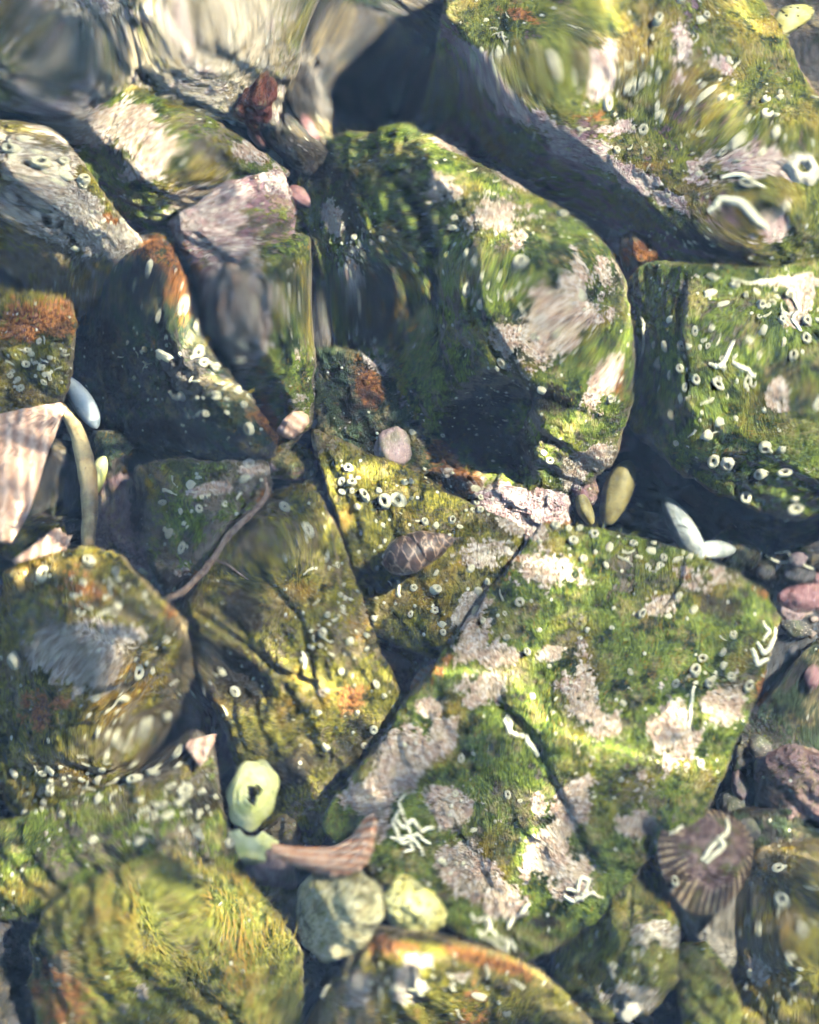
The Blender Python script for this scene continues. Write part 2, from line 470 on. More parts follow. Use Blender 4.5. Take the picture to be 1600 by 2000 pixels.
def rock(name, label, pts, mat, bot=None, taper=0.9, vox=0.9, rough=1.0, turf=0.75, crust=0.0, rust=-0.1, dark=-0.1, fuzz=1.0, fuzz_len=1.0, smooth=4, comb=None, seed=None, kind=None, cat='stone', group='stones lying on the tide pool bed', strata=None, bright=0.0, chips=6):
    """an angular stone: hull of seen corner points (px, py, depth mm) closed below, remeshed, worn and overgrown"""
    seed = seed if seed is not None else len(SPOTS) * 7 + 3
    a = np.array(pts, float)
    bot = bot if bot is not None else a[:, 2].max() + 28
    c = a[:, :2].mean(0)
    low = np.c_[c + (a[:, :2] - c) * taper, np.full(len(a), bot)]
    allp = np.vstack([a, low])
    W = P(allp[:, 0], allp[:, 1], allp[:, 2])
    bm = bmesh.new()
    for p in W: bm.verts.new(p)
    r = bmesh.ops.convex_hull(bm, input=bm.verts)
    bmesh.ops.delete(bm, geom=[g for g in set(r['geom_interior'] + r['geom_unused']) if isinstance(g, bmesh.types.BMVert)], context='VERTS')
    rr = random.Random(seed)
    cen = Vector(W.mean(0))
    for _ in range(chips):
        d = Vector((rr.gauss(0, 1), rr.gauss(0, 1), rr.uniform(0.15, 1.1))).normalized()
        sup = max((v_.co - cen).dot(d) for v_ in bm.verts)
        q = bmesh.ops.bisect_plane(bm, geom=bm.verts[:] + bm.edges[:] + bm.faces[:], plane_co=cen + d * sup * rr.uniform(0.90, 0.97), plane_no=d, clear_outer=True)
        r = bmesh.ops.convex_hull(bm, input=bm.verts)
        bmesh.ops.delete(bm, geom=[g for g in set(r['geom_interior'] + r['geom_unused']) if isinstance(g, bmesh.types.BMVert)], context='VERTS')
    me = bpy.data.meshes.new('work'); bm.to_mesh(me); bm.free()
    o = bpy.data.objects.new('work', me); col.objects.link(o)
    m = o.modifiers.new('r', 'REMESH'); m.mode = 'VOXEL'; m.voxel_size = vox * 0.001
    me2 = baked(o, name)
    bpy.data.objects.remove(o)
    n = len(me2.vertices)
    co = np.empty(n * 3, np.float32); me2.vertices.foreach_get('co', co); co = co.reshape(n, 3).astype(float)
    ed = np.empty(len(me2.edges) * 2, np.int32); me2.edges.foreach_get('vertices', ed); ed = ed.reshape(-1, 2)
    deg = np.bincount(ed.ravel(), minlength=n)[:, None]

    def relax(x, k, it):
        for _ in range(it):
            acc = np.zeros_like(x)
            for j in range(x.shape[1]):
                acc[:, j] = np.bincount(ed[:, 0], x[ed[:, 1], j], n) + np.bincount(ed[:, 1], x[ed[:, 0], j], n)
            x = x + k * (acc / deg - x)
        return x

    def normals(x):
        me2.vertices.foreach_set('co', x.astype(np.float32).ravel()); me2.update()
        nn = np.empty(n * 3, np.float32); me2.vertices.foreach_get('normal', nn)
        return nn.reshape(n, 3).astype(float)

    co = relax(co, 0.5, 1 if smooth < 10 else 5)
    N = normals(co)
    big = fbm(co, 32, 3, seed)
    rid = 1 - np.abs(fbm(co, 95, 3, seed + 20)) * 2
    st = strata or (0.6, 0.3, 1.0)
    lay = vnoise(np.c_[co @ np.array(st) * 260, co[:, 0] * 25, co[:, 1] * 25], seed + 40)
    fine = fbm(co, 330, 3, seed + 60, 0.6)
    facet = np.abs(fbm(co, 60, 2, seed + 33))
    disp = (0.7 * big + 0.9 * rid + 1.0 * lay - 0.9 * (facet < 0.05) * (1 - facet / 0.05) + 0.65 * fine + 0.35 * fbm(co, 800, 2, seed + 70)) * rough
    px, py = to_px(co)
    upm = sstep(-0.1, 0.35, N[:, 2])
    for line, hw, dep in GROOVES:
        L = np.array(line, float); best = np.full(n, 1e9)
        box = (px > L[:, 0].min() - 60) & (px < L[:, 0].max() + 60) & (py > L[:, 1].min() - 60) & (py < L[:, 1].max() + 60)
        if not box.any(): continue
        wob = 7 * vnoise(co[box] * 160, 5)
        for (x0, y0), (x1, y1) in zip(L[:-1], L[1:]):
            dx, dy = x1 - x0, y1 - y0
            t = np.clip(((px[box] - x0) * dx + (py[box] - y0) * dy) / (dx * dx + dy * dy), 0, 1)
            best[box] = np.minimum(best[box], np.hypot(px[box] - x0 - t * dx + wob, py[box] - y0 - t * dy + wob))
        disp = disp - dep * (1 - sstep(0.15, 1.3, best / hw)) * upm
    for (x, y, ra, rb, t, dep) in PITS:
        cs, sn = math.cos(R(t)), math.sin(R(t))
        u = ((px - x) * cs + (py - y) * sn) / ra; v = (-(px - x) * sn + (py - y) * cs) / rb
        q = np.sqrt(u * u + v * v) + 0.15 * big
        disp = disp - dep * (1 - sstep(0.35, 1.1, q)) * upm
    co = co + N * (disp * 0.001)[:, None]
    N = normals(co)
    px, py = to_px(co)
    n1 = fbm(co, 55, 3, seed + 80); n2 = fbm(co, 60, 3, seed + 90); n3 = fbm(co, 50, 3, seed + 95)
    n4 = fbm(co, 150, 3, seed + 130, 0.6)
    gc = np.clip(blobs(CRUST, px, py) * 0.95 + crust - 0.08 + 0.4 * n1 + 0.55 * n4, 0, 1)
    gr = np.clip(blobs(RUST, px, py) * 0.8 + rust + 0.3 * n2 - 0.4 * n4, 0, 1)
    gd = np.clip(blobs(FILM_AND_SHADE, px, py) * 0.9 + dark + 0.3 * n3 + 0.3 * n4, 0, 1)
    gt = np.clip(turf + 0.5 * n2 - 0.55 * (1 - sstep(0.15, 0.62, N[:, 2])), 0, 1)
    ctr = co.mean(0); ctr[2] = co[:, 2].min()
    co_l = co - ctr
    me2.vertices.foreach_set('co', co_l.astype(np.float32).ravel())
    att = me2.attributes.new('growth', 'FLOAT_COLOR', 'POINT')
    att.data.foreach_set('color', np.stack([gc, gr, gd, gt], 1).astype(np.float32).ravel())
    me2.update(); me2.shade_smooth()
    me2.materials.clear()
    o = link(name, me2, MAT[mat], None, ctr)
    tag(o, label, cat, group, kind)
    # filament turf
    if fuzz > 0:
        wgt = np.clip(gt - 0.25, 0, 1) * np.clip(1 - 1.6 * gc, 0, 1) * np.clip(1 - 1.2 * gd, 0.05, 1) * sstep(0.0, 0.5, N[:, 2]) * (0.35 + 0.65 * sstep(-0.15, 0.3, n3))
        inside = (px > -150) & (px < 1750) & (py > -150) & (py < 2150)
        wgt = wgt * inside
        if wgt.sum() > 1:
            cnt = int(wgt.sum() * 0.40 * fuzz)
            idx = rng.choice(n, cnt, p=wgt / wgt.sum())
            base = co_l[idx] + (rng.random((cnt, 3)) - .5) * 0.0012
            nn = N[idx]
            ca = comb if comb is not None else 0.5
            flow = np.stack([np.cos(ca + 1.6 * n1[idx]), np.sin(ca + 1.6 * n1[idx]), -0.2 * np.ones(cnt)], 1)
            d = flow * (0.9 + 0.5 * rng.random((cnt, 1))) + nn * 0.55 + (rng.random((cnt, 3)) - .5) * 0.9
            d /= np.linalg.norm(d, axis=1, keepdims=True)
            ln = (0.0008 + 0.0018 * rng.random((cnt, 1)) ** 2) * fuzz_len
            sd = np.cross(d, nn); sd /= np.linalg.norm(sd, axis=1, keepdims=True) + 1e-9
            wd = 0.00011 + 0.00009 * rng.random((cnt, 1))
            mid = base + d * ln * 0.5 + nn * ln * 0.12
            tip = base + d * ln
            V = np.stack([base - sd * wd, base + sd * wd, mid + sd * wd * .8, mid - sd * wd * .8, tip], 1).reshape(-1, 3)
            i0 = (np.arange(cnt) * 5)[:, None]
            fm = bpy.data.meshes.new('algae_turf')
            nf = cnt * 2
            fm.vertices.add(len(V)); fm.vertices.foreach_set('co', V.astype(np.float32).ravel())
            quads = np.concatenate([i0 + [0, 1, 2, 3], i0 + [3, 2, 4, -1]], 1)
            loops = np.concatenate([i0 + 0, i0 + 1, i0 + 2, i0 + 3, i0 + 3, i0 + 2, i0 + 4], 1).ravel()
            fm.loops.add(len(loops)); fm.loops.foreach_set('vertex_index', loops.astype(np.int32))
            fm.polygons.add(nf)
            st_ = np.stack([np.arange(cnt) * 7, np.arange(cnt) * 7 + 4], 1).ravel()
            fm.polygons.foreach_set('loop_start', st_.astype(np.int32))
            fm.update(calc_edges=True); fm.validate()
            tint = np.clip(0.45 + bright + 0.5 * n1[idx] + 0.5 * (rng.random(cnt) - .5), 0, 1)
            br = np.clip(0.15 + 1.2 * n2[idx] + 0.3 * (rng.random(cnt) - .5), 0, 0.9)
            tt = np.repeat(np.stack([tint, br, tint * 0, tint * 0 + 1], 1), 5, axis=0)
            ta = fm.attributes.new('tint', 'FLOAT_COLOR', 'POINT'); ta.data.foreach_set('color', tt.astype(np.float32).ravel())
            t_o = link('algae_turf', fm, MAT['turf'], o)
            t_o['kind'] = 'stuff'
    tri = [tuple(p.vertices) for p in me2.polygons]
    SPOTS.append((BVHTree.FromPolygons([tuple(x) for x in co], tri), o))
    return o


def hit(px, py):
    """first stone met by the calm-water sight line of a pixel"""
    q, k = enter(np.array([px], float), np.array([py], float))
    q, k = Vector(q[0]), Vector(k[0])
    best = None
    for bvh, o in SPOTS:
        loc, nor, _i, dist = bvh.ray_cast(q, k)
        if loc is not None and (best is None or dist < best[3]):
            if nor.dot(k) > 0: nor = -nor
            best = (loc, nor, o, dist)
    return best


# ------------------------------------------------------------------ water and seabed
def axis(lo, hi, step, far):
    m = np.arange(lo, hi + step / 2, step)
    g = []; s_, x = step, 0
    while x < far: s_ *= 1.35; x += s_; g.append(x)
    g = np.array(g)
    return np.concatenate([(lo - g)[::-1], m, hi + g])


# swells that act as lenses: (px, py, sigma along mm, sigma across mm, turn deg, height mm)
LENSES = [(705, 170, 17, 17, 0, 4.6), (680, 560, 48, 15, 5, 3.2), (1470, 400, 19, 13, 30, 2.3), (380, 1790, 15, 26, 25, 4.6), (330, 60, 28, 15, 25, 4.4), (190, 1330, 20, 15, -35, 4.2), (90, 180, 15, 20, 0, 2.6),
          (1180, 60, 24, 14, 35, 3.0), (1480, 720, 22, 17, 20, 3.0), (1090, 640, 19, 12, -50, 2.0), (30, 40, 16, 16, 0, 3.0), (1560, 1850, 18, 13, 60, 2.8), (1400, 1790, 13, 10, 0, 1.3), (560, 1050, 14, 11, 40, 1.5), (1370, 210, 18, 12, -40, 2.4),
          (820, 1970, 16, 12, 0, 1.8), (760, 1000, 14, 11, 70, 0.9), (120, 1560, 24, 14, 35, 1.6), (340, 320, 18, 14, 0, 2.6), (1330, 1270, 22, 13, 80, 0.7), (60, 930, 16, 14, 0, 1.4), (1520, 960, 16, 12, 0, 1.5), (560, 1830, 18, 12, 90, 2.2)]


def water_height(x, y):
    z = np.zeros_like(x)
    rw = np.random.default_rng(21)
    ppx = 800 + x / (K * 0.86); ppy = 1000 - y / (K * 0.90)
    calm = 0.30 + 0.70 * np.clip(1.15 - np.exp(-(((ppx - 1050) / 520) ** 2 + ((ppy - 1350) / 520) ** 2)) * 1.1, 0, 1)
    for i in range(16):
        lam = 0.026 * 1.13 ** i
        th = rw.random() * 2 * math.pi
        k = 2 * math.pi / lam
        slope = RIPPLE * (lam / 0.03) ** 0.5
        z = z + slope / k * np.sin(k * (x * math.cos(th) + y * math.sin(th)) + rw.random() * 6.28 + 1.3 * np.sin(y * 22 + x * 15 + i))
    z = z * calm
    for (px, py, sa, sb, t, h) in LENSES:
        q, _ = enter(np.array([float(px)]), np.array([float(py)]))
        dx, dy = x - q[0, 0], y - q[0, 1]
        c, s_ = math.cos(R(t)), math.sin(R(t))
        u = (dx * c + dy * s_) / (sa * .001); v = (-dx * s_ + dy * c) / (sb * .001)
        r2 = u * u + v * v
        z = z + h * .001 * np.exp(-r2 / 2) * LENS_GAIN
    return z


LENS_GAIN = 0.74
RIPPLE = 0.013
ax = axis(-0.22, 0.26, 0.0016, 1.6); ay = axis(-0.26, 0.30, 0.0016, 1.6)
X, Y = np.meshgrid(ax, ay, indexing='ij')
Z = water_height(X, Y)
edge = np.clip(1.2 - np.maximum(np.abs(X), np.abs(Y)) * 1.6, 0, 1)
Z = Z * edge
wm = bpy.data.meshes.new('water')
nv = len(ay)
V = np.stack([X, Y, Z], -1).reshape(-1, 3)
ii = (np.arange(len(ax) - 1)[:, None] * nv + np.arange(nv - 1)[None, :]).ravel()
F = np.stack([ii, ii + nv, ii + nv + 1, ii + 1], 1)
nx_ = len(ax)
loop_ = [(i, 0) for i in range(nx_)] + [(nx_ - 1, j) for j in range(1, nv)] + [(i, nv - 1) for i in range(nx_ - 2, -1, -1)] + [(0, j) for j in range(nv - 2, 0, -1)]
rim_ = np.array([i * nv + j for i, j in loop_]); nr_ = len(rim_); base_ = len(V)
low_ = V[rim_].copy(); low_[:, 2] = -0.40
V = np.vstack([V, low_, [[0, 0, -0.40]]])
kk_ = np.arange(nr_); k2_ = (kk_ + 1) % nr_
F = np.vstack([F, np.stack([rim_[kk_], base_ + kk_, base_ + k2_, rim_[k2_]], 1)])
T_ = np.stack([base_ + kk_, np.full(nr_, base_ + nr_), base_ + k2_], 1)
wm.vertices.add(len(V)); wm.vertices.foreach_set('co', V.astype(np.float32).ravel())
wm.loops.add(F.size + T_.size); wm.loops.foreach_set('vertex_index', np.concatenate([F.ravel(), T_.ravel()]).astype(np.int32))
wm.polygons.add(len(F) + len(T_)); wm.polygons.foreach_set('loop_start', np.concatenate([np.arange(len(F)) * 4, F.size + np.arange(len(T_)) * 3]).astype(np.int32))
wm.update(calc_edges=True); wm.shade_smooth()
s = NT('clear_sea_water')
s.t.nodes.remove(s.b)
g = s.n('BsdfGlass'); g.inputs['IOR'].default_value = NW; g.inputs['Roughness'].default_value = 0.0
g.inputs['Color'].default_value = (0.97, 1.0, 0.99, 1)
s.l(g.outputs[0], s.t.nodes['Material Output'].inputs['Surface'])
water = link('water', wm, s.m)
water['kind'] = 'structure'
water.cycles.is_caustics_receiver = False
water.cycles.is_caustics_caster = True

gx = axis(-0.25, 0.25, 0.006, 1.6)
X, Y = np.meshgrid(gx, gx, indexing='ij')
pp = np.stack([X, Y, X * 0], -1).reshape(-1, 3)
Zs = -(D0 + 0.100) + 0.006 * fbm(pp, 30, 4, 3)
Vs = np.c_[pp[:, :2], Zs]
sb = mesh('seabed', Vs, grid_faces(len(gx), len(gx)))
sbo = link('seabed', sb, MAT['seabed'])
sbo['kind'] = 'structure'

# gravel and shell grit strewn over the seabed between the stones
ng = 5200
gp = np.stack([rng.uniform(-0.19, 0.19, ng), rng.uniform(-0.20, 0.24, ng), np.zeros(ng)], 1)
gp[:, 2] = -(D0 + 0.100) + 0.006 * fbm(gp * [1, 1, 0], 30, 4, 3) + 0.0004
oct_ = np.array([(1, 0, 0), (0, 1, 0), (-1, 0, 0), (0, -1, 0), (0.1, 0.1, 0.8), (0, 0, -0.8), (0.65, 0.65, 0.35), (-0.6, -0.65, 0.4)])
of_ = [(0, 6, 4), (6, 1, 4), (1, 2, 4), (2, 7, 4), (7, 3, 4), (3, 0, 4), (0, 1, 6), (2, 3, 7), (1, 0, 5), (2, 1, 5), (3, 2, 5), (0, 3, 5)]
gr = 0.0009 + 0.0034 * rng.random(ng) ** 3
th = rng.random(ng) * 6.28
sh_ = oct_[None] * (0.7 + 0.6 * rng.random((ng, 8, 1))) * gr[:, None, None]
gx_ = sh_[..., 0] * np.cos(th)[:, None] - sh_[..., 1] * np.sin(th)[:, None]; gy_ = sh_[..., 0] * np.sin(th)[:, None] + sh_[..., 1] * np.cos(th)[:, None]
GV = (np.stack([gx_, gy_, sh_[..., 2]], -1) + gp[:, None]).reshape(-1, 3)
GF = (np.array(of_)[None] + (np.arange(ng) * 8)[:, None, None]).reshape(-1, 3)
gm = bpy.data.meshes.new('gravel')
gm.vertices.add(len(GV)); gm.vertices.foreach_set('co', GV.astype(np.float32).ravel())
gm.loops.add(GF.size); gm.loops.foreach_set('vertex_index', GF.astype(np.int32).ravel())
gm.polygons.add(len(GF)); gm.polygons.foreach_set('loop_start', (np.arange(len(GF)) * 3).astype(np.int32))
gm.update(calc_edges=True)
gt_ = rng.random(ng)
ga = gm.attributes.new('tint', 'FLOAT_COLOR', 'POINT')
ga.data.foreach_set('color', np.repeat(np.stack([gt_, rng.random(ng), gt_ * 0, gt_ * 0 + 1], 1), 8, axis=0).astype(np.float32).ravel())
s = NT('gravel_mix')
a_ = s.n('Attribute', attribute_name='tint'); sp_ = s.n('SeparateColor'); s.l(a_.outputs['Color'], sp_.inputs[0])
c_ = s.mix(sp_.outputs[0], (0.05, 0.05, 0.055), (0.26, 0.20, 0.17))
c_ = s.mix(s.step(sp_.outputs[1], 0.88, 0.92), c_, (0.55, 0.52, 0.44))
s.out(c_, 0.7, 0.2)
go = link('gravel', gm, s.m)
tag(go, 'dark gravel and shell grit strewn over the seabed in the gaps', 'gravel', kind='stuff')
# ------------------------------------------------------------------ stones (corner points: px, py, depth mm)
# deep and far stones first
rock('stone', 'blurred pale cream stone at the top left beside the dark red stone', [(-40, 60, 40), (120, -40, 38), (420, -60, 36), (600, -20, 40), (600, 120, 46), (540, 220, 55), (420, 230, 52), (240, 130, 45), (60, 150, 52), (-20, 160, 56), (300, 40, 30)], 'pale', turf=0.35, crust=0.32, rust=0.05, fuzz=0.5, rough=1.5)
rock('stone', 'rounded grey and green boulder below the pale cream stone', [(130, 190, 44), (240, 140, 42), (330, 220, 40), (480, 280, 44), (560, 330, 50), (440, 400, 60), (310, 470, 72), (230, 420, 66), (150, 300, 56), (300, 320, 44)], 'green', bot=98, turf=0.8, crust=0.05, fuzz=1.0, smooth=14)
rock('stone', 'crust covered pinkish stone left of the shaded side of the middle rock', [(340, 440, 48), (420, 350, 44), (540, 330, 42), (560, 420, 46), (545, 580, 56), (500, 640, 64), (440, 640, 66), (400, 560, 62), (360, 500, 58)], 'slab', bot=100, turf=0.55, crust=0.28, rust=0.05, fuzz=0.8)
rock('stone', 'streaked green and cream stone between the dark wedge and the middle rock', [(430, 600, 60), (480, 480, 52), (590, 500, 54), (600, 700, 62), (590, 820, 64), (540, 860, 68), (500, 760, 66), (545, 640, 50), (560, 760, 54)], 'green', bot=100, turf=0.75, crust=0.22, rust=0.05, fuzz=1.3, comb=1.6)
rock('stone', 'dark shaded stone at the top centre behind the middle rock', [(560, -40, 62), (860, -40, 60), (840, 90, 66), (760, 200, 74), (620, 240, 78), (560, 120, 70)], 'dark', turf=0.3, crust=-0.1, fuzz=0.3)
rock('stone', 'dark blue stone in the top right corner', [(1430, -40, 70), (1680, -40, 62), (1680, 300, 70), (1560, 260, 74), (1480, 120, 74)], 'dark', turf=0.25, crust=-0.2, fuzz=0.3)
rock('stone', 'dull mauve stone behind the cracked olive stone at left', [(190, 930, 58), (255, 915, 56), (310, 1180, 62), (330, 1340, 66), (420, 1480, 72), (360, 1560, 76), (230, 1250, 74), (170, 1060, 70)], 'purple', bot=100, turf=0.1, crust=-0.05, fuzz=0.2)
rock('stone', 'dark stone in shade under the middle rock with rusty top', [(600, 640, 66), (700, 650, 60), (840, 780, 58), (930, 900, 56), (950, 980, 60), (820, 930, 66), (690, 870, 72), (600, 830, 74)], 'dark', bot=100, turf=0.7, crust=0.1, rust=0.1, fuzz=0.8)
rock('stone', 'pale crusted stone wedged below the hollow of the middle rock', [(920, 950, 46), (1010, 930, 44), (1110, 960, 46), (1120, 1010, 50), (1060, 1090, 56), (1000, 1110, 58), (930, 1040, 54)], 'purple', bot=92, turf=0.2, crust=0.5, fuzz=0.3, vox=0.7)
rock('stone', 'dark stone at the right edge under the worm covered boulder', [(1430, 1000, 74), (1600, 960, 66), (1680, 1050, 66), (1660, 1130, 76), (1500, 1130, 82), (1430, 1080, 82)], 'dark', bot=104, turf=0.3, crust=0.05, fuzz=0.3)
rock('stone', 'brown stone at the right edge below the mauve pebble', [(1490, 1490, 64), (1560, 1465, 58), (1680, 1480, 58), (1680, 1620, 66), (1560, 1610, 72), (1490, 1590, 76)], 'purple', bot=104, turf=0.3, crust=-0.3, fuzz=0.3, smooth=12)
rock('stone', 'large dark olive stone in the bottom right corner', [(1450, 1740, 58), (1500, 1690, 54), (1680, 1640, 54), (1700, 2060, 56), (1470, 2060, 64), (1440, 1930, 66), (1430, 1820, 66), (1560, 1850, 44)], 'olive', bot=104, turf=0.6, crust=-0.2, dark=0.15, fuzz=0.7)
rock('stone', 'grey stone slab in the gap below the snail', [(690, 1230, 64), (760, 1245, 60), (860, 1270, 58), (860, 1340, 62), (790, 1390, 70), (740, 1330, 70)], 'purple', bot=98, turf=0.1, crust=0.1, fuzz=0.1, vox=0.7)
rock('stone', 'dark speckled stone under the pale edged slab', [(1190, 430, 66), (1300, 420, 60), (1480, 510, 60), (1460, 560, 66), (1260, 570, 72), (1190, 560, 74), (1160, 500, 74)], 'dark', bot=104, turf=0.35, crust=-0.1, rust=0.15, fuzz=0.4)
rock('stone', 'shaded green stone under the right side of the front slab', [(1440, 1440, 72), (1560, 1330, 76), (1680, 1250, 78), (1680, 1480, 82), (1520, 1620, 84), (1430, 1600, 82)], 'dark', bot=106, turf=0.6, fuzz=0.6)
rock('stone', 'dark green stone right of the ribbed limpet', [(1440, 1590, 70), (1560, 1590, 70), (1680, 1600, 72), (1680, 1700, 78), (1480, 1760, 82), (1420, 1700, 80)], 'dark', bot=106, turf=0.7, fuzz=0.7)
rock('stone', 'dark stone at the left edge under the ribbed pink shell', [(-60, 860, 76), (90, 880, 78), (150, 1000, 84), (80, 1120, 86), (-60, 1150, 80)], 'dark', bot=106, turf=0.2, crust=-0.3, fuzz=0.2)
rock('stone', 'dark stone at the left edge beside the blurred olive rock', [(-80, 1180, 66), (20, 1160, 70), (70, 1350, 78), (40, 1560, 78), (-80, 1600, 70)], 'dark', bot=106, turf=0.2, crust=0.0, fuzz=0.2)
rock('stone', 'dark stone in the bottom left corner beside the rust brown fragment', [(-80, 1740, 60), (30, 1750, 62), (110, 1900, 70), (130, 2060, 74), (-80, 2080, 64)], 'dark', bot=106, turf=0.1, crust=-0.2, rust=0.1, fuzz=0.2)

rock('stone', 'dark red brown stone in front of the pale cream stone at top', [(440, 215, 46), (470, 150, 40), (520, 120, 38), (548, 150, 42), (535, 205, 48), (490, 240, 54), (500, 175, 36)], 'red', bot=84, turf=0.4, crust=-0.4, rust=-0.1, fuzz=0.0, vox=0.8, chips=2)
# broken pieces filling the gaps
FILL = [('small mauve stone fragment in the gap under the dark wedge tip', (555, 905, 50), 52, 'purple'), ('dark green stone fragment left of the middle rock top', (590, 260, 56), 60, 'dark'), ('olive stone fragment between the two upper left stones', (300, 510, 56), 46, 'olive'),
        ('brown stone fragment between the front slab corner and the dotted pebble', (775, 1705, 52), 62, 'purple'), ('mauve stone fragment beside the orange shell piece', (700, 1645, 54), 60, 'purple'), ('rusty stone fragment under the lower end of the middle rock', (905, 935, 50), 52, 'olive'),
        ('green stone fragment at the foot of the mauve stone', (210, 890, 58), 54, 'dark'), ('pale stone fragment at the foot of the middle rock', (1135, 945, 54), 40, 'slab'), ('dark stone fragment below the brown topped stone edge', (1060, 1850, 62), 56, 'dark'),
        ('olive stone fragment under the holed shell', (540, 1640, 58), 60, 'olive'), ('green stone fragment below the pink ribbed shell', (60, 1050, 60), 56, 'olive'), ('grey green stone fragment above the pale crusted ridge', (150, 180, 58), 60, 'green'),
        ('mauve stone fragment at the foot of the upper right slab', (880, 240, 60), 58, 'slab'), ('ochre stone fragment wedged between middle rock and upper slab', (1225, 520, 56), 46, 'olive'), ('dark stone fragment beside the standing white shell', (1440, 1060, 72), 60, 'dark'),
        ('olive stone fragment right of the small green stone', (1470, 1980, 58), 52, 'olive'), ('rust brown stone fragment at the bottom left', (150, 1900, 46), 66, 'olive'), ('green stone fragment left of the pale yellow stone', (520, 1800, 58), 60, 'lime')]
for k, (lab, (fx, fy, fd), fr, fm_) in enumerate(FILL):
    rf = random.Random(300 + k)
    corners = []
    for j in range(8):
        an = 2 * math.pi * j / 8 + rf.uniform(-.3, .3); q = fr * rf.uniform(0.75, 1.25)
        corners.append((fx + q * math.cos(an), fy + q * 0.9 * math.sin(an), fd + rf.uniform(0, 9)))
    corners.append((fx + rf.uniform(-.4, .4) * fr, fy + rf.uniform(-.4, .4) * fr, fd - rf.uniform(3, 7)))
    rock('stone', lab, corners, fm_, bot=fd + 24, vox=0.8, turf=rf.uniform(0.3, 0.8), crust=rf.uniform(-.1, .3), rust=0.18 if 'rust' in lab or 'ochre' in lab else 0.0, fuzz=0.6, chips=4)

# middle storey
rock('stone', 'crusted stone at the upper left edge with bright ridge', [(-60, 230, 34), (20, 208, 30), (95, 215, 30), (130, 290, 30), (185, 375, 30), (275, 490, 32), (285, 525, 38), (150, 600, 60), (50, 560, 62), (-60, 500, 60), (40, 330, 26), (150, 440, 30)], 'olive', bot=92, turf=0.45, crust=0.25, fuzz=0.7, comb=2.2)
rock('stone', 'dark wedge shaped stone with bright worm dotted right ridge', [(292, 505, 24), (330, 495, 26), (430, 690, 24), (525, 845, 26), (530, 890, 40), (495, 880, 26), (440, 770, 20), (370, 640, 20), (400, 910, 66), (205, 875, 74), (140, 760, 76), (135, 615, 72), (200, 560, 62)], 'dark', bot=96, turf=0.55, crust=-0.1, rust=0.12, fuzz=0.6, chips=0, bright=0.2)
rock('stone', 'small olive stone with red top at the left edge', [(-60, 560, 30), (60, 565, 26), (135, 580, 28), (146, 620, 28), (128, 740, 34), (105, 800, 44), (20, 855, 52), (-60, 860, 52)], 'olive', bot=90, turf=0.75, crust=-0.1, rust=0.1, fuzz=0.8, bright=0.1)
rock('stone', 'cracked green grey stone left of the twig', [(262, 925, 38), (330, 905, 34), (440, 900, 32), (505, 905, 32), (515, 985, 36), (440, 1075, 42), (340, 1180, 52), (300, 1090, 56), (275, 1010, 52)], 'green', bot=92, turf=0.5, crust=0.15, rust=0.05, fuzz=0.8, vox=0.75)
rock('stone', 'long olive stone half in shade under the front slab edge', [(345, 1185, 46), (440, 1075, 40), (530, 960, 38), (590, 950, 40), (640, 1030, 40), (700, 1150, 40), (740, 1270, 39), (795, 1375, 39), (770, 1430, 43), (690, 1540, 54), (610, 1650, 60), (510, 1650, 62), (480, 1500, 60), (400, 1420, 58), (325, 1320, 60), (600, 1150, 34)], 'olive', bot=96, turf=0.7, crust=-0.05, fuzz=1.0, vox=0.75)
rock('stone', 'three cornered olive stone slab carrying the netted snail', [(598, 828, 42), (690, 868, 39), (810, 930, 37), (900, 985, 37), (1020, 1030, 37), (1010, 1120, 35), (915, 1260, 37), (860, 1275, 44), (740, 1225, 46), (690, 1140, 43), (640, 1000, 42), (800, 1050, 34)], 'olive', bot=84, turf=0.8, crust=0.0, fuzz=0.9, vox=0.75, rough=0.8, chips=1)
rock('stone', 'worm ringed green boulder at the right edge', [(1202, 570, 52), (1255, 545, 44), (1345, 538, 28), (1470, 520, 27), (1620, 500, 26), (1720, 600, 26), (1720, 960, 40), (1560, 985, 52), (1420, 940, 50), (1330, 885, 48), (1250, 810, 56), (1210, 700, 60), (1345, 660, 27), (1350, 790, 30), (1540, 860, 32)], 'green', bot=98, turf=0.85, crust=-0.05, fuzz=1.1, comb=0.2, chips=1)
rock('stone', 'big pale edged slab filling the upper right corner', [(845, 70, 34), (870, -10, 30), (1050, -80, 26), (1420, -80, 30), (1500, 120, 34), (1620, 250, 32), (1700, 420, 36), (1680, 560, 48), (1470, 530, 50), (1330, 410, 34), (1310, 345, 30), (1130, 255, 29), (1000, 160, 30), (820, 180, 66), (1180, 480, 70), (1260, 540, 72)], 'slab', bot=92, turf=0.85, crust=-0.02, taper=0.95, fuzz=1.1, comb=-0.6, chips=2)
rock('stone', 'big middle rock with a dark hollow at its lower end', [(600, 290, 72), (680, 215, 56), (790, 205, 36), (850, 235, 28), (960, 315, 28), (1060, 390, 27), (1130, 480, 27), (1200, 575, 29), (1195, 650, 29), (1235, 770, 30), (1232, 805, 34), (1200, 890, 42), (1110, 960, 52), (960, 970, 56), (880, 880, 58), (800, 760, 66), (640, 660, 80), (560, 560, 82), (555, 400, 78), (830, 260, 24), (910, 430, 19), (965, 600, 17), (1060, 720, 19)], 'green', bot=96, taper=0.88, turf=0.8, crust=-0.02, fuzz=1.0, smooth=6, comb=-1.3, chips=1)
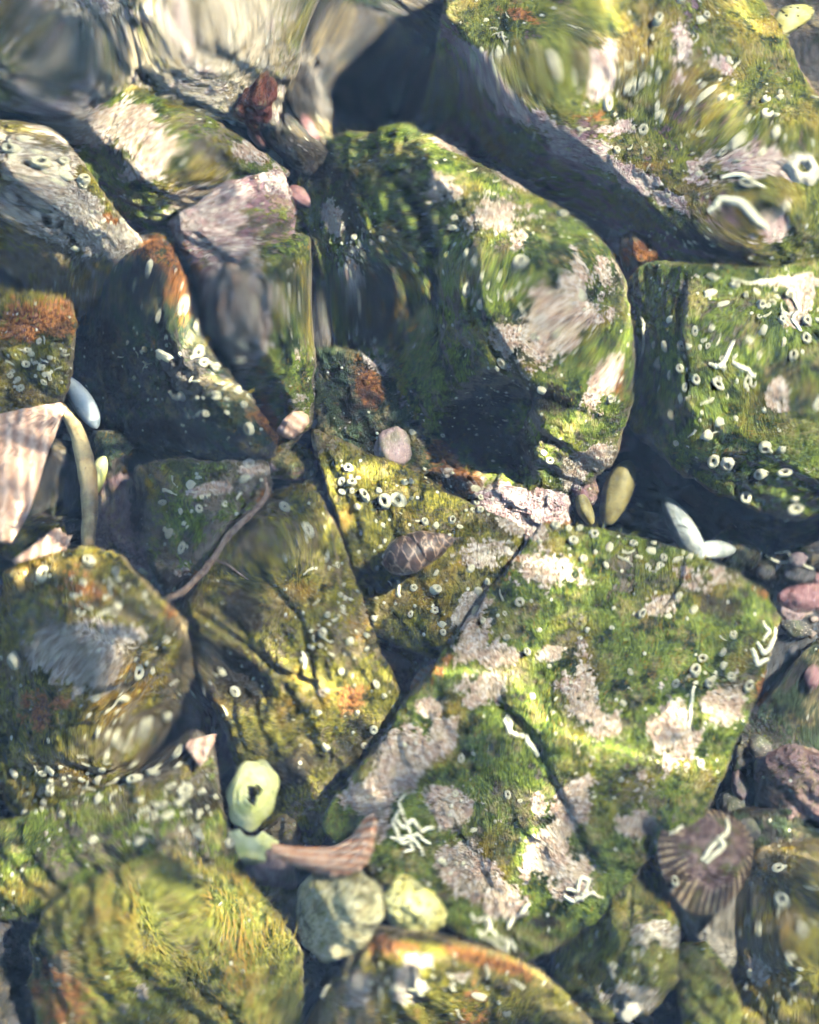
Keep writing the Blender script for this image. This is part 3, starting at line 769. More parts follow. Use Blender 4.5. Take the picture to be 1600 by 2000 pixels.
rock('stone', 'blurred olive rock with white patch at the left edge', [(15, 1130, 26), (80, 1090, 20), (165, 1065, 18), (235, 1090, 18), (325, 1205, 22), (357, 1240, 26), (340, 1340, 34), (230, 1510, 50), (90, 1590, 58), (40, 1560, 58), (30, 1380, 46), (150, 1250, 10), (200, 1320, 14)], 'olive', bot=92, turf=0.7, crust=0.0, fuzz=1.0)
rock('stone', 'speckled green stone above the yellow green turf stone', [(-60, 1640, 52), (60, 1590, 46), (200, 1500, 40), (330, 1430, 36), (360, 1440, 38), (395, 1540, 40), (430, 1680, 46), (470, 1800, 52), (300, 1860, 56), (60, 1800, 58), (-60, 1780, 60), (260, 1620, 36)], 'green', bot=96, turf=0.7, crust=0.1, fuzz=1.0, bright=0.15)
rock('stone', 'yellow green turf covered stone at the bottom left', [(80, 1800, 46), (150, 1730, 42), (290, 1690, 38), (450, 1750, 38), (540, 1870, 44), (570, 2080, 54), (90, 2080, 58), (70, 1930, 54), (250, 1850, 33), (420, 1900, 33)], 'lime', bot=100, turf=0.75, crust=0.08, rust=0.12, fuzz=2.2, fuzz_len=2.0, comb=1.9, bright=0.1, rough=1.5, chips=3)
rock('stone', 'pale yellow stone below the orange shell piece', [(560, 1760, 44), (600, 1715, 38), (690, 1700, 36), (740, 1730, 36), (738, 1800, 38), (690, 1870, 44), (600, 1900, 50), (545, 1850, 52), (670, 1780, 30)], 'cream', bot=94, turf=0.25, crust=-0.05, dark=-0.15, fuzz=0.3, smooth=14, rough=0.6, chips=2)
rock('stone', 'bright green three sided stone touching the front slab tip', [(1195, 1735, 40), (1240, 1715, 38), (1335, 1785, 38), (1322, 1895, 46), (1260, 1965, 52), (1180, 2000, 56), (1130, 1985, 56), (1080, 1925, 56), (1110, 1840, 50), (1215, 1830, 30)], 'lime', bot=94, turf=0.85, crust=0.05, fuzz=1.2, vox=0.7, smooth=3, comb=2.0)
rock('stone', 'small green stone right of the bright green one', [(1340, 1830, 50), (1390, 1815, 46), (1430, 1860, 48), (1450, 1960, 54), (1420, 2010, 60), (1330, 2010, 62), (1325, 1900, 58)], 'lime', bot=98, turf=0.85, crust=-0.1, fuzz=1.0, vox=0.7)
rock('stone', 'cream and ochre stone under the ribbed limpet', [(1330, 1760, 50), (1400, 1720, 46), (1450, 1740, 48), (1455, 1830, 54), (1430, 1880, 60), (1370, 1810, 56)], 'pale', bot=98, turf=0.2, crust=0.15, rust=0.2, fuzz=0.3, vox=0.7)
rock('stone', 'olive stone carrying the ribbed limpet', [(1200, 1640, 56), (1290, 1600, 50), (1430, 1610, 50), (1480, 1680, 52), (1460, 1760, 58), (1330, 1780, 62), (1230, 1740, 66)], 'olive', bot=96, turf=0.4, dark=0.2, crust=-0.2, fuzz=0.5, vox=0.8)
rock('stone', 'brown topped stone along the bottom edge', [(590, 1990, 42), (690, 1850, 38), (720, 1820, 34), (850, 1832, 30), (1000, 1885, 30), (1080, 1945, 32), (1150, 2010, 34), (1180, 2100, 40), (560, 2100, 46), (850, 1950, 20)], 'olive', bot=92, turf=0.6, crust=0.0, rust=0.12, fuzz=0.9)
rock('stone', 'big squarish front slab with green turf and pale crust patches', [(1062, 1014, 30), (1240, 1042, 29), (1335, 1085, 28), (1430, 1108, 28), (1500, 1165, 30), (1527, 1235, 32), (1500, 1345, 30), (1440, 1465, 30), (1372, 1600, 34), (1180, 1710, 38), (1155, 1785, 40), (1042, 1900, 46), (955, 1850, 46), (860, 1800, 46), (790, 1700, 44), (615, 1625, 44), (800, 1390, 34), (905, 1250, 31), (990, 1120, 30), (1200, 1300, 23), (1100, 1560, 30), (900, 1420, 30)], 'green', bot=66, taper=0.93, turf=0.8, crust=0.0, fuzz=1.0, vox=0.7, smooth=3, rough=0.75, comb=1.2, chips=0)
# ------------------------------------------------------------------ loose shells, pebbles, snail, limpet, weed
def frame(px, py, depth, nrm=(0, 0, 1), turn=0.0):
    """matrix at a seen point: z along nrm, x turned from image right"""
    z = Vector(nrm).normalized()
    x = Vector((math.cos(turn), math.sin(turn), 0)); x = (x - z * x.dot(z)).normalized()
    y = z.cross(x)
    p = Vector(P(np.array([px], float), np.array([py], float), np.array([depth], float))[0])
    return Matrix(((x.x, y.x, z.x, p.x), (x.y, y.y, z.y, p.y), (x.z, y.z, z.z, p.z), (0, 0, 0, 1)))


def spot_of(o, parts=None):
    """let worm tubes settle on this object too"""
    bpy.context.view_layer.update()
    me = o.data; mw = o.matrix_world
    SPOTS.append((BVHTree.FromPolygons([mw @ v.co for v in me.vertices], [tuple(p.vertices) for p in me.polygons]), o))


def wavy(v, amp, scale, seed):
    v = np.array([tuple(x) for x in v], float)
    d = np.stack([fbm(v, scale, 3, seed + i * 11) for i in range(3)], 1)
    return v + d * amp


def pebble(label, px, py, depth, a, b, c, turn, mat, seed, nrm=(0, 0, 1), name='pebble', cat='pebble', group=None):
    bm = bmesh.new(); bmesh.ops.create_icosphere(bm, subdivisions=5 if a > 45 else 4, radius=1)
    v = np.array([tuple(x.co) for x in bm.verts]); f = [tuple(q.index for q in p.verts) for p in bm.faces]; bm.free()
    d = 1 + 0.26 * fbm(v, 1.3, 3, seed) + 0.07 * fbm(v, 5, 3, seed + 5)
    v = v * d[:, None] * np.array([a, b, c]) * K
    o = link(name, mesh(name, v, f), mat)
    o.matrix_world = frame(px, py, depth, nrm, turn)
    tag(o, label, cat, group)
    return o


def banded(name, c1, c2, c3, axis_scale, bump=0.0006, noise_amt=0.5, ax_=0):
    """shell: growth bands along local x with blotches"""
    s = NT(name); v = s.coords()
    tc = s.n('TexCoord').outputs['Object']
    sx = s.n('SeparateXYZ'); s.l(tc, sx.inputs[0])
    n = s.noise(v, 260, 5, 0.6); n2 = s.noise(v, 1200, 4, 0.6)
    ph = s.math('ADD', s.math('MULTIPLY', sx.outputs[ax_], axis_scale), s.math('MULTIPLY', n, 5))
    band = s.math('MULTIPLY_ADD', s.math('SINE', ph), 0.5)
    band = s.math('ADD', s.math('MULTIPLY', s.math('SINE', ph), 0.5), 0.5)
    c = s.mix(band, c1, c2)
    c = s.mix(s.math('MULTIPLY', s.step(n, 0.5, 0.66), noise_amt), c, c3)
    c = s.mix(s.step(n2, 0.58, 0.72), c, (c3[0] * .6, c3[1] * .6, c3[2] * .6))
    return s.out(c, 0.45, 0.3, s.bump(s.math('ADD', s.math('MULTIPLY', band, 0.5), s.math('MULTIPLY', n2, 0.6)), bump))


def speckled(name, a, b, scale=240, bump=0.0006, rough=0.6):
    s = NT(name); v = s.coords()
    n = s.noise(v, scale, 5, 0.7); n2 = s.noise(v, 90, 3, 0.6); d = s.vor(v, 1100)
    c = s.mix(s.step(n, .3, .7), a, b)
    c = s.mix(s.math('MULTIPLY', s.step(n2, .52, .64), 0.55), c, (0.10, 0.11, 0.045))
    c = s.mix(s.math('MULTIPLY', s.step(d, .30, .18), 0.6), c, (0.42, 0.36, 0.30))
    c = s.mix(s.step(n, .62, .70), c, (a[0] * .3, a[1] * .3, a[2] * .3))
    return s.out(c, rough, 0.2, s.bump(n, bump * 1.6))


MAT['mauve'] = speckled('mauve_pebble', (0.20, 0.09, 0.09), (0.36, 0.19, 0.18), 240, 0.0005, 0.5)
MAT['greyrose'] = speckled('grey_rose_pebble', (0.16, 0.11, 0.11), (0.28, 0.20, 0.19), 240, 0.0006, 0.6)
MAT['pinkshell'] = banded('pink_ribbed_shell', (0.46, 0.26, 0.17), (0.66, 0.46, 0.33), (0.42, 0.24, 0.17), 1900, 0.0009)
MAT['orangeshell'] = banded('orange_ribbed_shell', (0.56, 0.24, 0.12), (0.72, 0.50, 0.34), (0.62, 0.34, 0.20), 2600, 0.0009, 0.6, 1)
MAT['blueshell'] = simple('blue_white_shell', (0.30, 0.36, 0.38), (0.55, 0.58, 0.54), 120, 0.0003, 0.35, 0.4)
MAT['shadedshell'] = simple('shade_dimmed_white_shell', (0.09, 0.105, 0.105), (0.21, 0.22, 0.20), 260, 0.0005, 0.5, 0.3)  # white shell greyed, shade of the gap put into its colour
MAT['limeshell'] = simple('pale_lime_shell', (0.48, 0.48, 0.14), (0.68, 0.64, 0.32), 140, 0.0005, 0.5, 0.3)
MAT['stalk'] = banded('mottled_tan_stalk', (0.16, 0.10, 0.05), (0.55, 0.42, 0.20), (0.30, 0.19, 0.08), 300, 0.0006, 0.8)
MAT['twig'] = simple('brown_twig', (0.16, 0.10, 0.07), (0.34, 0.24, 0.17), 500, 0.0008)
MAT['redweed'] = simple('red_weed', (0.06, 0.014, 0.012), (0.15, 0.035, 0.022), 300, 0.0004, 0.5)
MAT['rustweed'] = simple('rust_weed', (0.07, 0.03, 0.012), (0.22, 0.11, 0.035), 300, 0.0004, 0.5)
MAT['yellowweed'] = simple('yellow_green_weed', (0.08, 0.085, 0.012), (0.30, 0.27, 0.07), 160, 0.0003, 0.5)
MAT['paleweed'] = simple('pale_weed', (0.24, 0.22, 0.10), (0.48, 0.44, 0.26), 160, 0.0003, 0.5)
MAT['turfweed'] = simple('turf_weed', (0.05, 0.06, 0.012), (0.19, 0.18, 0.04), 160, 0.0003, 0.5)
MAT['tanweed'] = simple('tan_frond', (0.10, 0.085, 0.035), (0.24, 0.20, 0.08), 220, 0.0003, 0.5)
MAT['barnacle'] = simple('grey_barnacle', (0.42, 0.38, 0.30), (0.62, 0.56, 0.42), 600, 0.0006)


def dotted():
    s = NT('black_dotted_shell'); v = s.coords()
    n = s.noise(v, 200, 4, 0.6)
    c = s.mix(s.step(n, .35, .65), (0.48, 0.42, 0.12), (0.66, 0.60, 0.26))
    d = s.step(s.vor(v, 430), 0.34, 0.24)
    c = s.mix(s.math('MULTIPLY', d, 0.92), c, (0.03, 0.025, 0.012))
    return s.out(c, 0.6, 0.2, s.bump(s.math('SUBTRACT', n, s.math('MULTIPLY', d, .4)), 0.0008))


def netted():
    s = NT('netted_snail_shell'); tc = s.n('TexCoord').outputs['UV']
    n = s.noise(tc, 9, 3, 0.6)
    wob = s.n('VectorMath', operation='MULTIPLY_ADD')
    nz = s.n('TexNoise'); s.l(tc, nz.inputs['Vector']); nz.inputs['Scale'].default_value = 7
    s.l(nz.outputs['Color'], wob.inputs[0]); wob.inputs[1].default_value = (0.05, 0.05, 0); s.l(tc, wob.inputs[2])
    e = s.vor(s.mapping(wob.outputs[0], (0, 0, 0.5), (10.5, 6.5, 1)), 1.0, 'DISTANCE_TO_EDGE', 'Distance', 0.55)
    m = s.math('MULTIPLY', s.step(e, 0.12, 0.02), s.step(s.noise(tc, 26, 3, .6), .36, .58))
    c = s.mix(s.step(n, .4, .65), (0.030, 0.020, 0.018), (0.075, 0.045, 0.038))
    c = s.mix(s.math('MULTIPLY', m, 0.85), c, (0.36, 0.25, 0.17))
    return s.out(c, 0.35, 0.4, s.bump(s.noise(tc, 60, 3, .6), 0.0002))


MAT['dotted'] = dotted()
MAT['netted'] = netted()

# pebbles
pebble('mauve oval pebble at the right edge beside the front slab', 1590, 1180, 60, 62, 40, 36, 0.1, MAT['mauve'], 3)
pebble('rough grey rose pebble wedged above the snail slab', 772, 868, 46, 36, 48, 34, 0.2, MAT['greyrose'], 9)
pebble('cream pebble covered with black dots beside the front slab', 810, 1772, 44, 66, 56, 46, -0.7, MAT['dotted'], 14)
pebble('small tan pebble touching the tip of the dark wedge stone', 560, 818, 48, 34, 24, 22, 0.9, MAT['pinkshell'], 22)
pebble('dark red pebble fragment in the gap left of the front slab', 836, 1330, 50, 18, 36, 16, -0.5, MAT['orangeshell'], 31)
pebble('small grey pebble in the gap below the snail slab', 768, 1282, 56, 46, 18, 18, -0.3, MAT['greyrose'], 33)
pebble('brown pebble in the dark hollow beside the orange shell piece', 500, 1720, 62, 46, 60, 40, 0.4, MAT['greyrose'], 35)


def fan_shell(name, label, px, py, depth, rad, a0, a1, inner, ribs, mat, nrm, turn, arch, edge=0.06, cat='shell', seed=0, rib_h=0.02, rows=16):
    """a broken piece of ribbed shell: part of a fan with arched ribs and a chipped edge"""
    nu, nv_ = max(24, ribs * 5), rows
    V = []
    for i in range(nu):
        u = i / (nu - 1); an = a0 + (a1 - a0) * u
        chip = 1 + edge * (1.6 * float(vnoise(np.array([[u * 5 + seed, 0.5, 0.5]]), 3)[0]) + 0.8 * float(vnoise(np.array([[u * 16 + seed, 0.5, 0.5]]), 4)[0]))
        for j in range(nv_):
            t = inner + (chip - inner) * j / (nv_ - 1)
            z = arch * (1 - (t - 0.35) ** 2 * 2.0) + rib_h * math.sin(u * ribs * 2 * math.pi) * t + 0.012 * math.sin(t * 40)
            V.append((rad * K * t * math.cos(an), rad * K * t * math.sin(an), rad * K * z))
    me = solid(name, V, grid_faces(nu, nv_), 0.0012)
    o = link(name, me, mat)
    o.matrix_world = frame(px, py, depth, nrm, turn)
    tag(o, label, cat)
    return o


def ribs_of(o, n, rad, a0, a1, arch, mat, w_, t0, t1):
    """raised ribs as parts of a fan shell"""
    for k in range(n):
        an = a0 + (a1 - a0) * (k + 0.5) / n
        pts = []
        for j in range(8):
            t = t0 + (t1 - t0) * j / 7
            z = arch * (1 - (t - 0.35) ** 2 * 2.0) + 0.02
            pts.append((rad * K * t * math.cos(an), rad * K * t * math.sin(an), rad * K * z))
        v, f = tube_mesh(pts, [w_ * K * (0.4 + 0.6 * j / 7) for j in range(8)], 5)
        link('rib', mesh('rib', v, f), mat, o)


sh = fan_shell('shell_piece', 'broken pink ribbed shell piece at the left edge', 120, 790, 40, 260, R(195), R(252), 0.05, 9, MAT['pinkshell'], (0.25, -0.1, 1), 0, 0.06, 0.10, seed=2, rib_h=0.012, rows=22)
def crescent():
    up = [(520, 1660), (570, 1662), (630, 1655), (680, 1632), (710, 1608), (733, 1597)]
    lo = [(522, 1682), (560, 1700), (620, 1712), (680, 1702), (715, 1672), (736, 1615)]
    nu, nv_ = 60, 40; V = []
    def at(c, t):
        t *= len(c) - 1; i = min(int(t), len(c) - 2); f_ = t - i
        p0, p1, p2, p3 = (np.array(c[k], float) for k in (max(i - 1, 0), i, i + 1, min(i + 2, len(c) - 1)))
        return 0.5 * ((2 * p1) + (-p0 + p2) * f_ + (2 * p0 - 5 * p1 + 4 * p2 - p3) * f_ ** 2 + (-p0 + 3 * p1 - 3 * p2 + p3) * f_ ** 3)
    for i in range(nu):
        u = i / (nu - 1); A, B = at(up, u), at(lo, u)
        for j in range(nv_):
            t = j / (nv_ - 1)
            rib = math.sin((t * 6 + u * 0.8) * 2 * math.pi)
            q = A + (B - A) * t + np.array([0, 2.0 * math.sin(u * 60) * (t > 0.9)])
            dep = 40 - 10 * math.sin(math.pi * min(1, t * 0.75 + 0.12)) - 0.7 * rib - 6 * u
            V.append(P(np.array([q[0]]), np.array([q[1]]), np.array([dep]))[0])
    raw = list(V)
    V, c = own_origin(V)
    o = link('shell_piece', solid('shell_piece', V, grid_faces(nu, nv_), 0.0012), MAT['orangeshell'], None, c)
    for k_ in range(9):
        j = 3 + k_ * 4
        pts = [Vector(raw[i * nv_ + min(39, j + int(1.5 * math.sin(i * .05)))] - c) + Vector((0, 0, 0.0006)) for i in range(3, nu - 3, 3)]
        v_, f_ = tube_mesh(pts, [K * (0.9 + 0.9 * math.sin(math.pi * q_ / len(pts)) + 0.25 * math.sin(q_ * 2.1 + k_)) for q_ in range(len(pts))], 6)
        link('rib', mesh('rib', v_, f_), MAT['pinkshell'], o)
    return tag(o, 'curved orange and cream ribbed shell piece beside the holed shell', 'shell')


sh = fan_shell('shell_piece', 'small cream shell piece with rainbow tint above the blurred olive rock', 20, 1110, 30, 110, R(20), R(48), 0.1, 4, MAT['pinkshell'], (0, -0.2, 1), 0, 0.1, 0.1, seed=8)
sh = fan_shell('shell_piece', 'tiny pink shell chip on the edge of the speckled green stone', 320, 1440, 34, 46, R(-50), R(10), 0.1, 3, MAT['pinkshell'], (0, 0, 1), 0, 0.1, 0.1, seed=11)


def mussel(label, px, py, depth, ln, wd, hgt, turn, mat, nrm):
    nu, nv_ = 28, 14; V = []
    for i in range(nu):
        t = i / (nu - 1)
        half = wd * (math.sin(math.pi * min(1, t ** 0.7)) ** 0.6) * (0.45 + 0.55 * t)
        for j in range(nv_):
            s_ = -1 + 2 * j / (nv_ - 1)
            z = hgt * (1 - s_ * s_) ** 0.7 * (math.sin(math.pi * t) ** 0.5 if 0 < t < 1 else 0) + 0.3 * math.sin(t * 45)
            V.append(((t - .5) * ln * K, s_ * half * K + 0.12 * wd * K * math.sin(t * 3), z * K))
    o = link('mussel_shell', solid('mussel_shell', V, grid_faces(nu, nv_), 0.0008), mat)
    o.matrix_world = frame(px, py, depth, nrm, turn)
    tag(o, label, 'shell')
    return o


mussel('blue grey mussel shell between the small olive stone and the dark wedge', 150, 790, 52, 125, 34, 26, R(-62), MAT['blueshell'], (0.3, 0.1, 1))
mussel('tan shell standing in the gap right of the middle rock', 1215, 950, 62, 150, 38, 22, R(70), MAT['tanweed'], (0.1, -0.2, 1))
mussel('small tan shell at the foot of the middle rock hollow', 1148, 985, 52, 70, 20, 16, R(110), MAT['tanweed'], (0.1, -0.2, 1))
mussel('netted pale shell half hidden in the top right corner', 1545, 50, 52, 120, 46, 26, R(40), MAT['dotted'], (0, 0, 1))
mussel('small yellow shell beside the mauve stone at left', 183, 935, 52, 60, 20, 16, R(70), MAT['limeshell'], (0.1, 0, 1))

mussel('pale white shell standing in the dark gap behind the front slab', 1330, 1025, 66, 150, 40, 24, R(-70), MAT['shadedshell'], (0.2, -0.1, 1))
mussel('pale shell flake beside the standing white shell', 1390, 1062, 68, 95, 30, 14, R(14), MAT['shadedshell'], (-0.1, 0.1, 1))

# curved mottled stalk
def path_px(pts, n=24):
    """smooth curve through (px, py, depth) points, in the world"""
    a = np.array(pts, float); m = len(a)
    out = []
    for t in np.linspace(0, m - 1, n):
        i = min(int(t), m - 2); f = t - i
        p0, p1, p2, p3 = a[max(i - 1, 0)], a[i], a[i + 1], a[min(i + 2, m - 1)]
        out.append(0.5 * ((2 * p1) + (-p0 + p2) * f + (2 * p0 - 5 * p1 + 4 * p2 - p3) * f ** 2 + (-p0 + 3 * p1 - 3 * p2 + p3) * f ** 3))
    out = np.array(out)
    return P(out[:, 0], out[:, 1], out[:, 2])


def own_origin(v):
    v = np.array([tuple(x) for x in v], float)
    c = v.mean(0); c[2] = v[:, 2].min()
    return v - c, c


crescent()
pts = path_px([(108, 800, 44), (135, 850, 40), (150, 910, 38), (163, 980, 36), (162, 1060, 34), (150, 1085, 34)], 26)
v, f = tube_mesh(pts, [(11 + 8 * math.sin(math.pi * min(1, i / 22.0))) * K for i in range(26)], 10)
v, c = own_origin(wavy(v, 0.0006, 300, 3))
o = link('seaweed_stalk', mesh('seaweed_stalk', v, f), MAT['stalk'], None, c)
tag(o, 'curved tan and brown mottled stalk above the blurred olive rock', 'seaweed')
# twig with a side shoot
pts = path_px([(312, 1192, 44), (360, 1160, 38), (405, 1115, 36), (440, 1072, 34), (490, 1025, 32), (515, 985, 30), (510, 940, 30)], 30)
v, f = tube_mesh(pts, [(8.5 - 5 * i / 29.0) * K for i in range(30)], 8)
v, c = own_origin(wavy(v, 0.0007, 260, 8))
tw = link('twig', mesh('twig', v, f), MAT['twig'], None, c)
tag(tw, 'thin brown twig lying across the cracked stone', 'twig')
pts = path_px([(430, 1084, 35), (455, 1092, 32), (482, 1112, 32)], 8) - c
v, f = tube_mesh(pts, [3.2 * K * (1 - i / 10) for i in range(8)], 6)
link('side_shoot', mesh('side_shoot', v, f), MAT['twig'], tw)

# holed shell
def holed_shell():
    nu, nv_ = 56, 18; V = []
    for i in range(nu):
        an = 2 * math.pi * i / nu
        r_out = 1 + 0.04 * math.sin(3 * an + 1) + 0.05 * math.sin(7 * an)
        r_in = 0.27 + 0.05 * math.sin(3 * an + 0.6) + 0.035 * math.sin(5 * an + 2) + 0.02 * math.sin(11 * an)
        for j in range(nv_):
            t = r_in + (r_out - r_in) * j / (nv_ - 1)
            z = 34 * (1 - t ** 2.2) + 0.8 * math.sin(t * 26)
            V.append((t * math.cos(an) * 50 * K, t * math.sin(an) * 66 * K, z * K))
    o = link('holed_shell', solid('holed_shell', V, grid_faces(nu, nv_, True), 0.0012), MAT['limeshell'])
    o.matrix_world = frame(472, 1556, 46, (0.15, -0.15, 1), R(6))
    return tag(o, 'pale lime limpet shell with a ragged dark hole', 'shell')


hs = holed_shell()
sh = fan_shell('shell_piece', 'broken lower half of a pale lime shell under the holed one', 478, 1620, 50, 72, R(200), R(330), 0.35, 3, MAT['limeshell'], (0, 0, 1), 0, 0.2, 0.2, seed=4)


# netted snail: a spindle wound in whorls
def snail():
    nu, nv_ = 72, 40; V = []; UVs = []
    L, W = 150 * K, 39 * K
    def prof(t):
        body = math.sin(math.pi * min(1, t / 0.9) ** 0.75) ** 0.75 if 0 < t < 0.9 else 0
        return W * (0.06 + 0.94 * body) if t < 0.9 else W * 0.06 * (1 - t) / 0.1
    for i in range(nu):
        t = i / (nu - 1)
        for j in range(nv_):
            an = 2 * math.pi * j / nv_
            ph = (math.log(1 + 6 * (1 - t)) * 1.9 + an / (2 * math.pi)) % 1.0
            r = prof(t) * (1 - 0.085 * max(0, 1 - abs(ph - 0.5) * -2 - 1 + 0) - 0.10 * (1 - min(1, ph / 0.14)) * (t > 0.3))
            V.append(((t - .5) * L, r * math.cos(an), r * math.sin(an)))
    me = mesh('shell', V, [])
    faces = []
    for i in range(nu - 1):
        for j in range(nv_):
            j2 = (j + 1) % nv_
            faces.append((i * nv_ + j, (i + 1) * nv_ + j, (i + 1) * nv_ + j2, i * nv_ + j2))
    me = mesh('shell', V, faces)
    uv = me.uv_layers.new(name='UVMap')
    for p in me.polygons:
        js = [me.loops[k].vertex_index % nv_ for k in p.loop_indices]
        for k, jv in zip(p.loop_indices, js):
            u = me.loops[k].vertex_index // nv_ / (nu - 1)
            vv = jv / nv_
            if 0 in js and (nv_ - 1) in js and jv == 0: vv = 1.0
            uv.data[k].uv = (u, vv)
    e = bpy.data.objects.new('snail', None); col.objects.link(e); e.empty_display_size = 0.01
    link('shell', me, MAT['netted'], e)
    # lip along the narrow mouth, on the flank
    pts = []
    for i in range(14):
        t = 0.06 + 0.5 * i / 13
        r = prof(t) * 1.02; an = R(-38)
        pts.append(((t - .5) * L, -r * math.cos(an) , r * math.sin(an)))
    v, f = tube_mesh(pts, [2.6 * K * (0.5 + math.sin(math.pi * i / 13) * .5) for i in range(14)], 7)
    link('shell_lip', mesh('shell_lip', v, f), MAT['greyrose'], e)
    h = hit(825, 1075)
    e.matrix_world = Matrix.Translation(Vector(h[0]) + Vector((0, 0, 30 * K))) @ Matrix.Rotation(R(17), 4, 'Z')
    return tag(e, 'dark netted spindle shaped snail on the olive slab', 'snail')


snail()


# limpet
def limpet():
    nu, nv_ = 150, 26; V = []
    for i in range(nu):
        an = 2 * math.pi * i / nu
        for j in range(nv_):
            t = 0.02 + 0.98 * j / (nv_ - 1)
            rib = (0.5 + 0.5 * math.cos(an * 38 + 1.2 * math.sin(an * 5))) ** 0.7 * (0.6 + 0.4 * math.sin(an * 2 + 1))
            r = 98 * (t + 0.035 * rib * t * t)
            z = 86 * (1 - t) ** 0.8 + 5 * rib * t - 2 * math.sin(t * 30) * 0.5 + 2.5 * math.sin(an * 3 + t * 5)
            V.append(((r * math.cos(an) + 10 * (1 - t)) * K, (r * 0.92 * math.sin(an) + 8 * (1 - t)) * K, z * K))
    V.append((10.2 * K, 8 * K, 86 * K))
    f = grid_faces(nu, nv_, True) + [((i + 1) % nu * nv_, i * nv_, nu * nv_) for i in range(nu)]
    s = NT('limpet_shell'); v = s.coords()
    tc = s.n('TexCoord').outputs['Object']
    sx = s.n('SeparateXYZ'); s.l(tc, sx.inputs[0])
    an = s.math('ARCTAN2', sx.outputs[1], sx.outputs[0])
    n = s.noise(v, 260, 5, .65); n2 = s.noise(v, 900, 4, .65)
    rr_ = s.n('VectorMath', operation='LENGTH'); 
    cm = s.n('CombineXYZ'); s.l(sx.outputs[0], cm.inputs[0]); s.l(sx.outputs[1], cm.inputs[1]); s.l(cm.outputs[0], rr_.inputs[0])
    rim = s.step(s.math('ADD', rr_.outputs['Value'], s.math('MULTIPLY', s.math('SUBTRACT', n, 0.5), 0.012)), 0.0098, 0.0135)
    stripe = s.step(s.math('COSINE', s.math('ADD', s.math('MULTIPLY', an, 38.0), s.math('MULTIPLY', n, 5.0))), -0.2, 0.6)
    c = s.mix(s.step(n, .38, .62), (0.08, 0.045, 0.04), (0.24, 0.155, 0.13))
    c = s.mix(s.step(n2, .5, .68), c, (0.06, 0.035, 0.02))
    c = s.mix(s.math('MULTIPLY', s.step(s.noise(v, 150, 4, .7), .5, .62), .8), c, (0.10, 0.11, 0.03))
    c = s.mix(s.math('MULTIPLY', rim, 0.8), c, s.mix(stripe, (0.05, 0.032, 0.02), s.mix(s.step(n, .4, .6), (0.20, 0.13, 0.07), (0.50, 0.36, 0.19))))
    s.out(c, 0.65, 0.2, s.bump(s.math('ADD', n, s.math('MULTIPLY', n2, .6)), 0.0012))
    o = link('limpet', mesh('limpet', V, f), s.m)
    o.matrix_world = frame(1385, 1682, 40, (0.34, 0.10, 1), 0)
    tag(o, 'ribbed purple brown limpet with striped rim below the front slab', 'limpet')
    spot_of(o)
    return o


limpet()

# barnacle crater on the bright green stone
def barnacle(px, py, r, parent_hit=None):
    h = hit(px, py)
    if not h: return
    loc, nor, o, _ = h
    nu = 24; V = []
    prof = [(1.25, -0.25), (1.1, 0.12), (0.8, 0.42), (0.58, 0.5), (0.46, 0.36), (0.36, -0.1)]
    for i in range(nu):
        an = 2 * math.pi * i / nu
        k_ = 1 + 0.08 * math.sin(an * 6) + 0.05 * math.sin(an * 2 + px)
        for (a_, b_) in prof: V.append((a_ * k_ * r * K * math.cos(an), a_ * k_ * r * K * math.sin(an), b_ * r * K))
    b = link('barnacle', mesh('barnacle', V, grid_faces(nu, len(prof), True)), MAT['barnacle'], o)
    q = nor.to_track_quat('Z', 'Y').to_matrix().to_4x4()
    bpy.context.view_layer.update()
    b.matrix_local = o.matrix_world.inverted() @ Matrix.Translation(loc) @ q


bpy.context.view_layer.update()
for (x, y, r) in [(1205, 1965, 26), (1165, 1040, 9), (1430, 885, 12), (480, 905, 10), (1565, 330, 24)]: barnacle(x, y, r)

# small pebbles lying down in the gaps
MAT['darkpebble'] = speckled('dark_pebble', (0.035, 0.038, 0.042), (0.10, 0.085, 0.075), 260, 0.0008, 0.6)
rp_ = random.Random(12); made = 0
for k in range(900):
    if made >= 46: break
    x, y = rp_.uniform(-20, 1620), rp_.uniform(-20, 2020)
    h = hit(x, y)
    dep = 100 if h is None else (-h[0].z - D0) * 1000
    if dep < 72: continue
    a_ = rp_.uniform(14, 42)
    m_ = rp_.choice(['darkpebble', 'darkpebble', 'greyrose', 'mauve', 'darkpebble'])
    near_ = min((o_ for b_, o_ in SPOTS if o_.get('label')), key=lambda o_: (o_.location - Vector(P(np.array([x]), np.array([y]), np.array([90.0]))[0])).length)
    hue_ = {'darkpebble': 'dark grey', 'greyrose': 'grey rose', 'mauve': 'mauve'}[m_]
    size_ = 'tiny' if a_ < 20 else 'small' if a_ < 31 else 'plump'
    lab_ = ' '.join((size_ + ' ' + hue_ + ' pebble deep beside the ' + near_['label']).split()[:16])
    if any(q_.get('label') == lab_ for q_ in col.objects): continue
    pebble(lab_, x, y, min(dep, 98) - 1.5, a_, a_ * rp_.uniform(.6, .9), a_ * rp_.uniform(.5, .7), rp_.uniform(0, 3), MAT[m_], 50 + k, group='small pebbles deep in the gaps')
    made += 1

